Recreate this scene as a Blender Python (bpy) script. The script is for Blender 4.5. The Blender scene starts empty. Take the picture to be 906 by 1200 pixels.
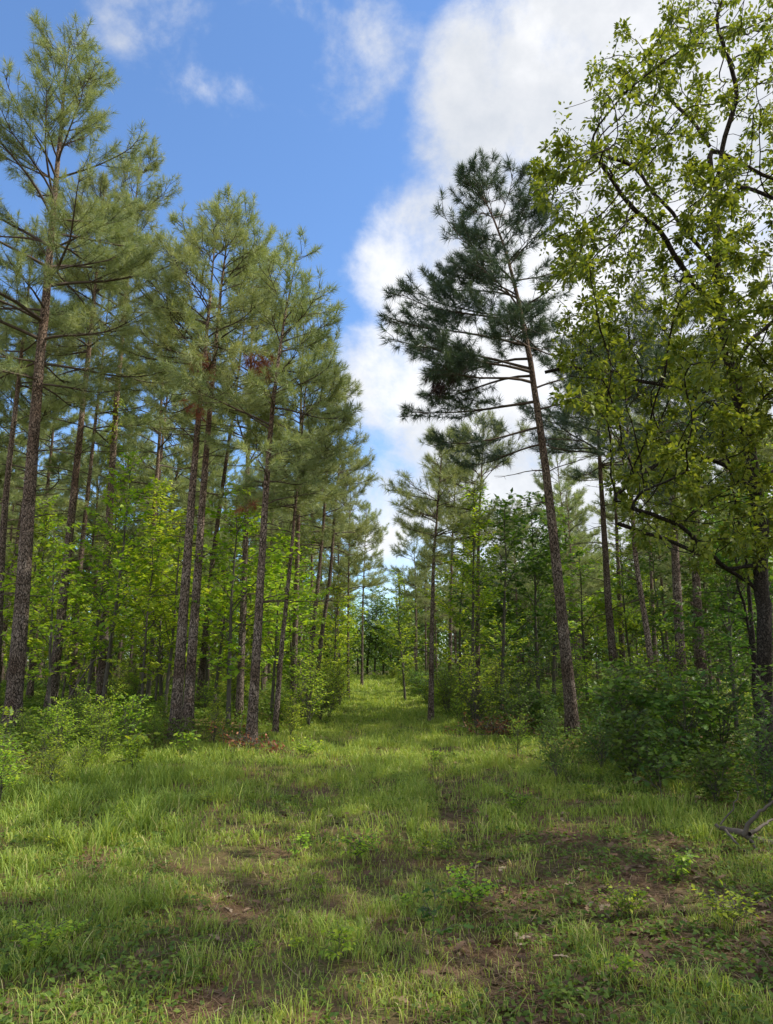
import bpy, math, random
import numpy as np
from mathutils import Vector, Matrix

SC = bpy.context.scene
COL = SC.collection
R = np.random.default_rng(11)
PI = math.pi
UP = np.array([0., 0., 1.])

# ------------------------------------------------------------------ camera
CAM_H = 1.6
F = 880.0
PITCH = math.radians(11.06)
YAW = math.radians(-1.63)
cam_d = bpy.data.cameras.new('camera')
cam = bpy.data.objects.new('camera', cam_d)
COL.objects.link(cam)
cam.location = (0, 0, CAM_H)
cam.rotation_euler = (PI / 2 + PITCH, 0, YAW)
cam_d.sensor_fit = 'VERTICAL'
cam_d.sensor_height = 36
cam_d.sensor_width = 27
cam_d.lens = 36 * F / 1200
cam_d.clip_start = 0.05
cam_d.clip_end = 3000
SC.camera = cam
RM = np.array(cam.rotation_euler.to_matrix())


def ray(px, py):
    d = RM @ np.array([(px - 453) / F, (600 - py) / F, -1.0])
    return d / np.linalg.norm(d)


def at(px, py, Y):
    d = ray(px, py)
    return np.array([0, 0, CAM_H]) + d * (Y / d[1])


# ------------------------------------------------------------------ ground shape
def vnoise(x, y, s, seed=0):
    """smooth value noise, vectorised"""
    x = np.asarray(x, float) * s + seed * 17.31
    y = np.asarray(y, float) * s - seed * 9.77
    xi = np.floor(x).astype(int); yi = np.floor(y).astype(int)
    fx = x - xi; fy = y - yi
    fx = fx * fx * (3 - 2 * fx); fy = fy * fy * (3 - 2 * fy)

    def h(a, b):
        n = np.sin(a * 127.1 + b * 311.7 + seed * 74.7) * 43758.5453
        return n - np.floor(n)
    return (h(xi, yi) * (1 - fx) + h(xi + 1, yi) * fx) * (1 - fy) + (h(xi, yi + 1) * (1 - fx) + h(xi + 1, yi + 1) * fx) * fy


def sstep(a, b, x):
    t = np.clip((np.asarray(x, float) - a) / (b - a), 0, 1)
    return t * t * (3 - 2 * t)


def edge_l(y):   # left edge of the clearing (positive distance from the trail axis)
    return np.interp(y, [0, 8, 11.5, 13.5, 15.5, 18, 22, 90], [6.0, 4.6, 4.2, 3.3, 1.9, 1.0, .75, .65])


def edge_r(y):
    return np.interp(y, [0, 7, 10, 14, 17, 20, 25, 90], [4.6, 4.0, 3.2, 2.9, 2.5, 1.85, 1.95, 2.0])


def mid(y):   # the axis of the lane
    return np.interp(y, [6, 20], [0, .68])


def gz(x, y):
    x = np.asarray(x, float); y = np.asarray(y, float)
    z = (vnoise(x, y, .35, 1) - .5) * .10 + (vnoise(x, y, 1.3, 2) - .5) * .035
    out = np.maximum(-x - edge_l(y), x - edge_r(y))
    z = z + .18 * sstep(-.3, 4, out)
    for c in (-.78, .78):
        z = z - .035 * np.exp(-((x - mid(y) - c) / .28) ** 2)
    fade = sstep(120, 80, y) * sstep(-40, -20, y)
    return z * fade


# ------------------------------------------------------------------ mesh helpers
class Geo:
    def __init__(self):
        self.v = []; self.a = []; self.t = []; self.f = []; self.n = 0

    def add(self, v, f, mat=0, rnd=0.5, tip=0.0):
        v = np.asarray(v, np.float32); f = np.asarray(f, np.int64)
        if len(v) == 0:
            return
        self.v.append(v)
        self.a.append(np.broadcast_to(np.asarray(rnd, np.float32), (len(v),)))
        self.t.append(np.broadcast_to(np.asarray(tip, np.float32), (len(v),)))
        self.f.append((f + self.n, mat))
        self.n += len(v)

    def mesh(self, name, mats, smooth=True):
        me = bpy.data.meshes.new(name)
        V = np.concatenate(self.v)
        me.vertices.add(len(V)); me.vertices.foreach_set('co', V.ravel())
        loops = np.concatenate([f.ravel() for f, m in self.f]).astype(np.int32)
        tot = np.concatenate([np.full(len(f), f.shape[1]) for f, m in self.f])
        start = np.concatenate([[0], np.cumsum(tot)[:-1]]).astype(np.int32)
        mi = np.concatenate([np.full(len(f), m) for f, m in self.f]).astype(np.int32)
        me.loops.add(len(loops)); me.loops.foreach_set('vertex_index', loops)
        me.polygons.add(len(tot)); me.polygons.foreach_set('loop_start', start)
        me.polygons.foreach_set('material_index', mi)
        me.polygons.foreach_set('use_smooth', np.full(len(tot), smooth))
        at_ = me.attributes.new('rnd', 'FLOAT', 'POINT'); at_.data.foreach_set('value', np.concatenate(self.a))
        at_ = me.attributes.new('tip', 'FLOAT', 'POINT'); at_.data.foreach_set('value', np.concatenate(self.t))
        for m in mats:
            me.materials.append(m)
        me.update(calc_edges=True)
        return me


def nrm(v):
    v = np.asarray(v, float)
    return v / np.maximum(np.linalg.norm(v, axis=-1, keepdims=True), 1e-9)


def tube(g, P, rad, n=6, mat=0, rnd=.5, cap=True):
    P = np.asarray(P, float); rad = np.asarray(rad, float)
    T = nrm(np.gradient(P, axis=0))
    d = np.abs(P[-1] - P[0]); ref = np.zeros(3); ref[int(np.argmin(d))] = 1
    U = nrm(np.cross(T, ref)); W = np.cross(T, U)
    an = np.arange(n) * 2 * PI / n
    ring = U[:, None, :] * np.cos(an)[None, :, None] + W[:, None, :] * np.sin(an)[None, :, None]
    V = (P[:, None, :] + ring * rad[:, None, None]).reshape(-1, 3)
    k = np.arange(len(P) - 1)[:, None] * n; j = np.arange(n)[None, :]; j2 = (j + 1) % n
    q = np.stack([k + j, k + j2, k + n + j2, k + n + j], -1).reshape(-1, 4)
    g.add(V, q, mat, rnd)


def needles(g, C, A, L, K, width, rng, mat=1, spread=(88, 14), shoot=.15):
    """tufts of needles round shoots: C centres, A axes, L needle length"""
    C = np.asarray(C, float); A = nrm(A); T = len(C)
    if T == 0:
        return
    L = np.broadcast_to(np.asarray(L, float), (T,))
    u = rng.random((T, K))
    ang = np.radians(spread[0] + (spread[1] - spread[0]) * u + rng.normal(0, 11, (T, K)))
    az = rng.random((T, K)) * 2 * PI
    ref = np.where(np.abs(A[:, 2:3]) > .9, np.array([[1., 0, 0]]), np.array([[0., 0, 1]]))
    U = nrm(np.cross(A, ref)); W = np.cross(A, U)
    D = A[:, None] * np.cos(ang)[..., None] + (U[:, None] * np.cos(az)[..., None] + W[:, None] * np.sin(az)[..., None]) * np.sin(ang)[..., None]
    base = C[:, None] + A[:, None] * ((u - .6) * shoot)[..., None]
    ln = (L[:, None] * rng.uniform(.75, 1.1, (T, K)))[..., None]
    side = nrm(np.cross(D, rng.normal(size=(T, K, 3)))) * (width * .5)
    tipp = base + D * ln + np.array([0, 0, -1.]) * ln * .10
    V = np.stack([base - side, base + side, tipp], 2).reshape(-1, 3)
    n = T * K
    f = np.arange(n * 3).reshape(-1, 3)
    tr = np.repeat(rng.random(T), K) * .6 + rng.random(n) * .4
    tip = np.tile(np.array([0., 0., 1.]), n)
    g.add(V, f, mat, np.repeat(tr, 3), tip)


LEAF_S = (np.array([[0, 0, 0], [.38, .5, .05], [1, 0, -.12], [.38, -.5, .05]]), [[0, 1, 2], [0, 2, 3]])
_o = [[0, 0, 0], [.18, .10, .01], [.22, .42, .03], [.40, .16, .01], [.50, .52, .02], [.64, .17, -.03], [.80, .30, -.06], [1, 0, -.14],
      [.80, -.30, -.06], [.64, -.17, -.03], [.50, -.52, .02], [.40, -.16, .01], [.22, -.42, .03], [.18, -.10, .01]]
LEAF_L = (np.array(_o, float), [[0, 1, 13], [1, 2, 3], [1, 3, 11], [1, 11, 13], [13, 11, 12], [3, 4, 5], [3, 5, 9], [3, 9, 11], [11, 9, 10], [5, 6, 7], [5, 7, 9], [9, 7, 8]])


def leaves(g, Pn, D, Nn, size, wid, rng, mat=1, tmpl=LEAF_S, rnd=None):
    Pn = np.asarray(Pn, float); n = len(Pn)
    if n == 0:
        return
    D = nrm(D); S = nrm(np.cross(Nn, D)); Nn = np.cross(D, S)
    size = np.broadcast_to(np.asarray(size, float), (n,))
    tv, tf = tmpl; k = len(tv)
    tf = np.array(tf)
    L = size[:, None, None]
    V = Pn[:, None] + L * (tv[None, :, 0:1] * D[:, None] + tv[None, :, 1:2] * wid * S[:, None] + tv[None, :, 2:3] * Nn[:, None])
    f = (np.arange(n)[:, None, None] * k + tf[None]).reshape(-1, 3)
    if rnd is None:
        rnd = rng.random(n)
    g.add(V.reshape(-1, 3), f, mat, np.repeat(rnd, k), np.tile(tv[:, 0], n))


# ------------------------------------------------------------------ materials
def mat(name):
    m = bpy.data.materials.new(name); m.use_nodes = True
    nt = m.node_tree; nt.nodes.clear()
    return m, nt, nt.nodes, nt.links


def N(nt, t, **kw):
    n = nt.nodes.new(t)
    for k, v in kw.items():
        if k.startswith('i_'):
            n.inputs[k[2:].replace('_', ' ')].default_value = v
        else:
            setattr(n, k, v)
    return n


def ramp(nt, stops, fac=None, interp='LINEAR'):
    n = nt.nodes.new('ShaderNodeValToRGB'); e = n.color_ramp.elements
    n.color_ramp.interpolation = interp
    while len(e) < len(stops):
        e.new(.5)
    for el, (p, c) in zip(e, stops):
        el.position = p; el.color = (*c, 1)
    if fac is not None:
        nt.links.new(fac, n.inputs[0])
    return n


def mixc(nt, a, b, fac, blend='MIX'):
    n = nt.nodes.new('ShaderNodeMix'); n.data_type = 'RGBA'; n.blend_type = blend
    for s, v in ((n.inputs[0], fac), (n.inputs[6], a), (n.inputs[7], b)):
        if isinstance(v, bpy.types.NodeSocket):
            nt.links.new(v, s)
        elif isinstance(v, (int, float)):
            s.default_value = v
        else:
            s.default_value = (*v, 1)
    return n.outputs[2]


def foliage(name, stops, trans, tcol=(1.25, 1.25, .55), rough=.5, hue_var=.03, val=(.75, 1.2), spec=.35, gain=1.0):
    stops = [(p, tuple(min(.6, x * gain) for x in c)) for p, c in stops]
    m, nt, nd, ln = mat(name)
    a = N(nt, 'ShaderNodeAttribute', attribute_name='rnd')
    oi = N(nt, 'ShaderNodeObjectInfo')
    r = ramp(nt, stops, a.outputs['Fac'])
    hs = N(nt, 'ShaderNodeHueSaturation')
    mr = N(nt, 'ShaderNodeMapRange', i_To_Min=.5 - hue_var, i_To_Max=.5 + hue_var)
    ln.new(oi.outputs['Random'], mr.inputs[0]); ln.new(mr.outputs[0], hs.inputs['Hue'])
    mv = N(nt, 'ShaderNodeMath', operation='MULTIPLY'); mv.inputs[1].default_value = 7.31
    fr = N(nt, 'ShaderNodeMath', operation='FRACT')
    ln.new(oi.outputs['Random'], mv.inputs[0]); ln.new(mv.outputs[0], fr.inputs[0])
    m2 = N(nt, 'ShaderNodeMapRange', i_To_Min=val[0], i_To_Max=val[1])
    ln.new(fr.outputs[0], m2.inputs[0]); ln.new(m2.outputs[0], hs.inputs['Value'])
    ln.new(r.outputs[0], hs.inputs['Color'])
    p = N(nt, 'ShaderNodeBsdfPrincipled', i_Roughness=rough)
    p.inputs['Specular IOR Level'].default_value = spec
    ln.new(hs.outputs[0], p.inputs['Base Color'])
    t = N(nt, 'ShaderNodeBsdfTranslucent')
    ln.new(mixc(nt, hs.outputs[0], tcol, 1.0, 'MULTIPLY'), t.inputs[0])
    mx = N(nt, 'ShaderNodeMixShader'); mx.inputs[0].default_value = trans
    ln.new(p.outputs[0], mx.inputs[1]); ln.new(t.outputs[0], mx.inputs[2])
    o = N(nt, 'ShaderNodeOutputMaterial'); ln.new(mx.outputs[0], o.inputs[0])
    return m


def bark(name, plate, dark, sc=(7.5, 7.5, 2.2), bump=.8, light=(.34, .30, .26)):
    m, nt, nd, ln = mat(name)
    tc = N(nt, 'ShaderNodeTexCoord'); mp = N(nt, 'ShaderNodeMapping'); mp.inputs['Scale'].default_value = sc
    oi = N(nt, 'ShaderNodeObjectInfo')
    wn = N(nt, 'ShaderNodeTexNoise', i_Scale=6.0, i_Detail=3.0)
    ln.new(tc.outputs['Object'], wn.inputs['Vector'])
    ad = N(nt, 'ShaderNodeVectorMath', operation='MULTIPLY_ADD')
    ad.inputs[1].default_value = (.12, .12, .12)
    ln.new(wn.outputs['Color'], ad.inputs[0]); ln.new(tc.outputs['Object'], ad.inputs[2])
    ln.new(ad.outputs[0], mp.inputs[0])
    vo = N(nt, 'ShaderNodeTexVoronoi', feature='DISTANCE_TO_EDGE'); ln.new(mp.outputs[0], vo.inputs['Vector'])
    vc = N(nt, 'ShaderNodeTexVoronoi', feature='F1'); ln.new(mp.outputs[0], vc.inputs['Vector'])
    n2 = N(nt, 'ShaderNodeTexNoise', i_Scale=40.0, i_Detail=4.0); ln.new(tc.outputs['Object'], n2.inputs['Vector'])
    n3 = N(nt, 'ShaderNodeTexNoise', i_Scale=1.1, i_Detail=2.0); ln.new(tc.outputs['Object'], n3.inputs['Vector'])
    sep = N(nt, 'ShaderNodeSeparateColor'); ln.new(vc.outputs['Color'], sep.inputs[0])
    pc = mixc(nt, plate, light, sep.outputs[0])
    rd = ramp(nt, [(.35, (.55, .45, .40)), (.65, (1.15, 1.1, 1.1))], n3.outputs[0])
    pc = mixc(nt, pc, rd.outputs[0], 1.0, 'MULTIPLY')
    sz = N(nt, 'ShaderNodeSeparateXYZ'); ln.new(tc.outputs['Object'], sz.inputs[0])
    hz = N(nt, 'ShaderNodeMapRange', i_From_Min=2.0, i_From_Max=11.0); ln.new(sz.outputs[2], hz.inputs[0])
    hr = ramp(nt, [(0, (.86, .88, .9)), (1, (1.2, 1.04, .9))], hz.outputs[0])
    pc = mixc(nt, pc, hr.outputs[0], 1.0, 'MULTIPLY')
    r2 = ramp(nt, [(.3, (.65, .65, .65)), (.7, (1.2, 1.2, 1.2))], n2.outputs[0])
    pc = mixc(nt, pc, r2.outputs[0], 1.0, 'MULTIPLY')
    er = ramp(nt, [(.02, (0, 0, 0)), (.14, (1, 1, 1))], vo.outputs[0])
    c = mixc(nt, dark, pc, er.outputs[0])
    hs = N(nt, 'ShaderNodeHueSaturation'); m2 = N(nt, 'ShaderNodeMapRange', i_To_Min=.7, i_To_Max=1.15)
    ln.new(oi.outputs['Random'], m2.inputs[0]); ln.new(m2.outputs[0], hs.inputs['Value']); ln.new(c, hs.inputs['Color'])
    p = N(nt, 'ShaderNodeBsdfPrincipled', i_Roughness=.9); p.inputs['Specular IOR Level'].default_value = .15
    ln.new(hs.outputs[0], p.inputs['Base Color'])
    b = N(nt, 'ShaderNodeBump', i_Strength=bump, i_Distance=.03)
    ma = N(nt, 'ShaderNodeMath', operation='MULTIPLY_ADD'); ma.inputs[1].default_value = .25
    ln.new(n2.outputs[0], ma.inputs[0]); ln.new(er.outputs[0], ma.inputs[2])
    ln.new(ma.outputs[0], b.inputs['Height']); ln.new(b.outputs[0], p.inputs['Normal'])
    o = N(nt, 'ShaderNodeOutputMaterial'); ln.new(p.outputs[0], o.inputs[0])
    return m


def plain(name, stops, rough=.85):
    m, nt, nd, ln = mat(name)
    a = N(nt, 'ShaderNodeAttribute', attribute_name='rnd')
    tc = N(nt, 'ShaderNodeTexCoord'); nz = N(nt, 'ShaderNodeTexNoise', i_Scale=14.0, i_Detail=3.0)
    ln.new(tc.outputs['Object'], nz.inputs['Vector'])
    mm = N(nt, 'ShaderNodeMath', operation='MULTIPLY_ADD'); mm.inputs[1].default_value = .5
    s = N(nt, 'ShaderNodeMath', operation='MULTIPLY'); s.inputs[1].default_value = .5
    ln.new(a.outputs['Fac'], s.inputs[0]); ln.new(nz.outputs[0], mm.inputs[0]); ln.new(s.outputs[0], mm.inputs[2])
    r = ramp(nt, stops, mm.outputs[0])
    p = N(nt, 'ShaderNodeBsdfPrincipled', i_Roughness=rough); p.inputs['Specular IOR Level'].default_value = .15
    ln.new(r.outputs[0], p.inputs['Base Color'])
    o = N(nt, 'ShaderNodeOutputMaterial'); ln.new(p.outputs[0], o.inputs[0])
    return m


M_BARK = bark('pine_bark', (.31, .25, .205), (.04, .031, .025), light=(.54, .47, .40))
M_LIMB = plain('limb_bark', [(.25, (.06, .045, .035)), (.7, (.15, .115, .09))])
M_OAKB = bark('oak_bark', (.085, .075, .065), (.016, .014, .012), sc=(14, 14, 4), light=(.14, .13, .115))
M_TWIG = plain('sapling_bark', [(.25, (.06, .052, .042)), (.7, (.17, .155, .13))])
M_NEED = foliage('pine_needles', [(0, (.052, .070, .034)), (.5, (.092, .108, .048)), (1, (.145, .152, .066))], .25, (1.25, 1.2, .6), .45, .010, (.88, 1.15), .25, 3.5)
M_NEEDB = foliage('blue_green_needles', [(0, (.028, .050, .034)), (.5, (.046, .072, .044)), (1, (.075, .098, .052))], .16, (1.2, 1.2, .6), .42, .01, (.9, 1.1), .3, 1.9)
M_DEAD = foliage('dead_needles', [(0, (.10, .035, .018)), (.5, (.17, .062, .03)), (1, (.24, .11, .055))], .2, (1.1, 1, .8), .6, .01, gain=2.0)
M_COVER = foliage('cover_leaves', [(0, (.036, .068, .013)), (.5, (.066, .108, .018)), (1, (.11, .145, .026))], .4, (1.3, 1.3, .5), .5, .0, (1, 1), .25, 2.0)
M_DARKDEAD = foliage('dark_dead_needles', [(0, (.025, .012, .012)), (.5, (.05, .025, .022)), (1, (.08, .045, .035))], .1, (1.1, 1, .8), .6, .01)
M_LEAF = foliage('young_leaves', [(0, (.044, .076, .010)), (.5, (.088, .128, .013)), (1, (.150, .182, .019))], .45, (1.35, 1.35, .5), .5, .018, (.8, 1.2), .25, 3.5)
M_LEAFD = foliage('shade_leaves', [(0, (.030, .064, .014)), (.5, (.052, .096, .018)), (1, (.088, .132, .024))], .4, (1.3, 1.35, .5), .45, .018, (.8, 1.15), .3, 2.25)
M_OAKL = foliage('oak_leaves', [(0, (.050, .082, .014)), (.5, (.095, .125, .02)), (1, (.15, .175, .03))], .45, (1.35, 1.3, .5), .45, .01, (.95, 1), .3, 2.0)
M_GRASS = foliage('grass_blades', [(0, (.052, .080, .017)), (.45, (.092, .123, .024)), (.8, (.135, .153, .032)), (.9, (.155, .140, .055)), (1, (.20, .155, .078))], .35, (1.3, 1.25, .5), .5, 0.0, (1, 1), .2, 3.7)
M_LITTER = foliage('leaf_litter', [(0, (.07, .038, .022)), (.5, (.16, .095, .055)), (.85, (.27, .18, .11)), (1, (.38, .29, .2))], .15, (1.1, 1, .8), .7, 0.0, (1, 1))
M_DEADW = plain('dead_wood', [(.25, (.06, .05, .042)), (.7, (.18, .155, .13))])


def ground_mat():
    m, nt, nd, ln = mat('forest_ground')
    tc = N(nt, 'ShaderNodeTexCoord'); v = tc.outputs['Object']
    def nz(s, d=4, r=.6):
        n = N(nt, 'ShaderNodeTexNoise', i_Scale=s, i_Detail=float(d), i_Roughness=r); ln.new(v, n.inputs['Vector']); return n.outputs[0]
    soil = ramp(nt, [(.3, (.09, .052, .032)), (.5, (.19, .115, .072)), (.68, (.30, .195, .125))], nz(9, 8, .7))
    fine = ramp(nt, [(.3, (.45, .45, .45)), (.7, (1.5, 1.45, 1.4))], nz(70, 6, .7))
    soil_c = mixc(nt, soil.outputs[0], fine.outputs[0], 1.0, 'MULTIPLY')
    red = ramp(nt, [(.52, (0, 0, 0)), (.66, (1, 1, 1))], nz(.9, 3))
    soil_c = mixc(nt, soil_c, (.30, .14, .085), mulv(nt, red.outputs[0], .55))
    green = ramp(nt, [(.3, (.045, .062, .018)), (.7, (.12, .145, .04))], nz(5, 6))
    gm = ramp(nt, [(.36, (0, 0, 0)), (.56, (1, 1, 1))], nz(.8, 5))
    c = mixc(nt, soil_c, green.outputs[0], mulv(nt, gm.outputs[0], .7))
    # the far trail is green all over
    sx = N(nt, 'ShaderNodeSeparateXYZ'); ln.new(v, sx.inputs[0])
    fy = N(nt, 'ShaderNodeMapRange', i_From_Min=10.0, i_From_Max=20.0); ln.new(sx.outputs[1], fy.inputs[0])
    sb = N(nt, 'ShaderNodeMath', operation='SUBTRACT'); sb.inputs[1].default_value = .68; ln.new(sx.outputs[0], sb.inputs[0])
    ab = N(nt, 'ShaderNodeMath', operation='ABSOLUTE'); ln.new(sb.outputs[0], ab.inputs[0])
    fx = N(nt, 'ShaderNodeMapRange', i_From_Min=2.6, i_From_Max=1.2); ln.new(ab.outputs[0], fx.inputs[0])
    ff = N(nt, 'ShaderNodeMath', operation='MULTIPLY'); ln.new(fy.outputs[0], ff.inputs[0]); ln.new(fx.outputs[0], ff.inputs[1])
    c = mixc(nt, c, mixc(nt, green.outputs[0], (.20, .19, .08), .5), mulv(nt, ff.outputs[0], .8))
    p = N(nt, 'ShaderNodeBsdfPrincipled', i_Roughness=.95); p.inputs['Specular IOR Level'].default_value = .1
    ln.new(c, p.inputs['Base Color'])
    b = N(nt, 'ShaderNodeBump', i_Strength=.7, i_Distance=.03); ln.new(nz(40, 8, .7), b.inputs['Height']); ln.new(b.outputs[0], p.inputs['Normal'])
    o = N(nt, 'ShaderNodeOutputMaterial'); ln.new(p.outputs[0], o.inputs[0])
    return m


def mulv(nt, s, k):
    n = nt.nodes.new('ShaderNodeMath'); n.operation = 'MULTIPLY'; n.inputs[1].default_value = k
    nt.links.new(s, n.inputs[0]); return n.outputs[0]


# ------------------------------------------------------------------ object helpers
def ob(name, data, parent=None):
    o = bpy.data.objects.new(name, data); COL.objects.link(o)
    if parent is not None:
        o.parent = parent
    return o


def thing(name, label, cat, loc=(0, 0, 0), rz=0.0, group=None):
    o = bpy.data.objects.new(name, None); COL.objects.link(o)
    o.location = loc; o.rotation_euler = (0, 0, rz); o.empty_display_size = .3
    tag(o, label, cat, group)
    return o


def tag(o, label, cat, group=None):
    o['label'] = label; o['category'] = cat
    if group:
        o['group'] = group


USED = set()


def place(proto, loc, rz, sc, label, group=None, tilt=(0, 0)):
    """first use moves the thing itself, later uses copy the thing and each of its parts"""
    if proto.name not in USED:
        USED.add(proto.name); r = proto
    else:
        r = proto.copy(); COL.objects.link(r)
        for ch in proto.children:
            c = ch.copy(); COL.objects.link(c); c.parent = r
    r.location = loc; r.rotation_euler = (tilt[0], tilt[1], rz); r.scale = sc
    r['label'] = label
    if group:
        r['group'] = group
    elif 'group' in r:
        del r['group']
    return r


# ------------------------------------------------------------------ pine trees
def limb_path(p0, az, e0, L, rng, n=8, sag=14, lift=32, wig=.12):
    s = np.linspace(0, 1, n)
    e = np.radians(e0 - sag * np.sin(PI * np.minimum(s * 1.1, 1)) + lift * s ** 2)
    a = az + np.cumsum(rng.normal(0, wig, n)) * .8
    d = np.stack([np.cos(a) * np.cos(e), np.sin(a) * np.cos(e), np.sin(e)], 1)
    step = L / (n - 1)
    return p0 + np.concatenate([[np.zeros(3)], np.cumsum(d[:-1] * step, 0)])


def pine(seed, path, r0, cb, rad, K=26, nw=.0105, nl=.2, dens=1.0, whorl=.5, per=(2, 5), asym=None, extra=(), dead=8, sides=10, top_e=58, skip=.12, nshape=.75):
    rng = np.random.default_rng(seed)
    path = np.asarray(path, float)
    H = path[-1, 2]
    zz = np.linspace(0, H, 26)
    # smooth spline through the given points
    X = np.interp(zz, path[:, 2], path[:, 0]); Yv = np.interp(zz, path[:, 2], path[:, 1])
    ker = np.array([.25, .5, .25])
    for _ in range(3):
        X[1:-1] = np.convolve(X, ker, 'valid'); Yv[1:-1] = np.convolve(Yv, ker, 'valid')
    wob = np.cumsum(rng.normal(0, .012, (26, 2)), 0) * (zz / H)[:, None]
    X += wob[:, 0] * .6; Yv += wob[:, 1]
    P = np.stack([X, Yv, zz], 1)
    P[0, 2] = -.15
    rr = r0 * (.97 * (1 - zz / H) ** .8 + .03) * (1 + .45 * np.exp(-zz / .25))

    def pos(z):
        return np.array([np.interp(z, zz, X), np.interp(z, zz, Yv), z])

    def rad_at(z):
        return np.interp(z, zz, rr)
    tr = Geo(); cr = Geo()
    tube(tr, P, rr, sides, 0)
    # dead stubs and bare limbs under the crown
    for _ in range(int(dead * 1.6)):
        z = rng.uniform(cb * .35, cb * 1.05)
        L = rng.uniform(.2, 1.4) * min(1, rad / 2)
        bp = limb_path(pos(z), rng.uniform(0, 2 * PI), rng.uniform(-5, 30), L, rng, 6, 18, 5)
        tube(tr, bp, np.linspace(.014, .004, 6), 4, 1)
        for q in range(int(L * 3)):
            i = rng.integers(2, 5)
            b2 = limb_path(bp[i], rng.uniform(0, 2 * PI), rng.uniform(-10, 30), rng.uniform(.15, .5), rng, 4)
            tube(tr, b2, np.linspace(.006, .002, 4), 3, 1)
    TC, TA = [], []

    def branch(z, az, L, e0, lift=30, sag=14):
        p0 = pos(z)
        bp = limb_path(p0, az, e0, L, rng, 9, sag, lift)
        rb = min(.009 + .0095 * L, rad_at(z) * .55)
        tube(cr, bp, rb * np.linspace(1, .22, 9), 5, 0)
        n2 = max(4, int((1.5 + L * 6.6) * dens))
        seg = np.gradient(bp, axis=0)
        for k in range(n2):
            s = rng.uniform(.2, 1) if L > .8 else rng.uniform(.1, 1)
            i = s * 8; i0 = int(min(i, 7)); p = bp[i0] + (bp[i0 + 1] - bp[i0]) * (i - i0)
            d = nrm(seg[i0]); sgn = 1 if k % 2 else -1
            side = nrm(np.cross(d, UP)) * sgn
            w = rng.uniform(.45, 1.15)
            d2 = nrm(d + side * w + UP * rng.uniform(-.15, .45))
            l2 = (.26 + .36 * L * (1 - s) + .1 * rng.random()) * rng.uniform(.7, 1.25)
            a2 = math.atan2(d2[1], d2[0]); e2 = math.degrees(math.asin(np.clip(d2[2], -1, 1)))
            tp = limb_path(p, a2, e2, l2, rng, 5, 4, 28, .15)
            tube(cr, tp, np.linspace(.008, .003, 5), 3, 0)
            sg = np.gradient(tp, axis=0)
            nt_ = max(2, int(l2 / .14))
            for q in range(nt_):
                u = 4 * (1 - q * (.85 / nt_)); u0 = int(min(u, 3.999)); pt = tp[u0] + (tp[u0 + 1] - tp[u0]) * (u - u0)
                ax = nrm(nrm(sg[u0]) + UP * .25 + rng.normal(0, .38, 3)) if q else nrm(nrm(sg[4]) + UP * .3)
                if q:
                    pt = pt + ax * .12
                TC.append(pt); TA.append(ax)
        TC.append(bp[-1]); TA.append(nrm(nrm(seg[-1]) + UP * .3))

    z = cb
    while z < H - .25:
        t = (z - cb) / (H - cb)
        for _ in range(rng.integers(per[0], per[1])):
            if rng.random() < skip:
                continue
            az = rng.uniform(0, 2 * PI)
            prof = min(1, (t + .28) / .45) * (1 - t) ** nshape + .10
            L = rad * prof * rng.uniform(.6, 1.12)
            if asym:
                L *= 1 + asym[1] * math.cos(az - asym[0])
            e0 = 4 + (top_e - 4) * t ** .9 + rng.normal(0, 8)
            branch(z + rng.uniform(-.1, .1), az, max(L, .3), e0)
        z += whorl * rng.uniform(.75, 1.25) * (1 - .35 * t)
    for ex in extra:
        branch(*ex)
    for k in range(7):
        TC.append(pos(H - .05 * k) + np.array([0, 0, .05])); TA.append(nrm(np.array([rng.normal(0, .35), rng.normal(0, .35), 1])))
    needles(cr, TC, TA, nl, K, nw, rng, 1)
    return tr, cr, len(TC), pos


def make_pine(label, loc, geo, rz=0.0, group=None, need=None, bk=None):
    tr, cr = geo
    root = thing('pine_tree', label, 'pine tree', loc, rz, group)
    ob('trunk', tr.mesh('trunk', [bk or M_BARK, M_LIMB]), root)
    ob('crown', cr.mesh('crown', [M_LIMB, need or M_NEED]), root)
    return root


def px_path(pts, Y):
    p = np.array([at(x, y, Y) for x, y in pts])
    base = at(pts[0][0], pts[0][1] or 860, Y)
    g = float(gz(base[0], Y))
    b = np.array([base[0], Y, g])
    q = p - b; q[0] = 0
    return b, q


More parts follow.
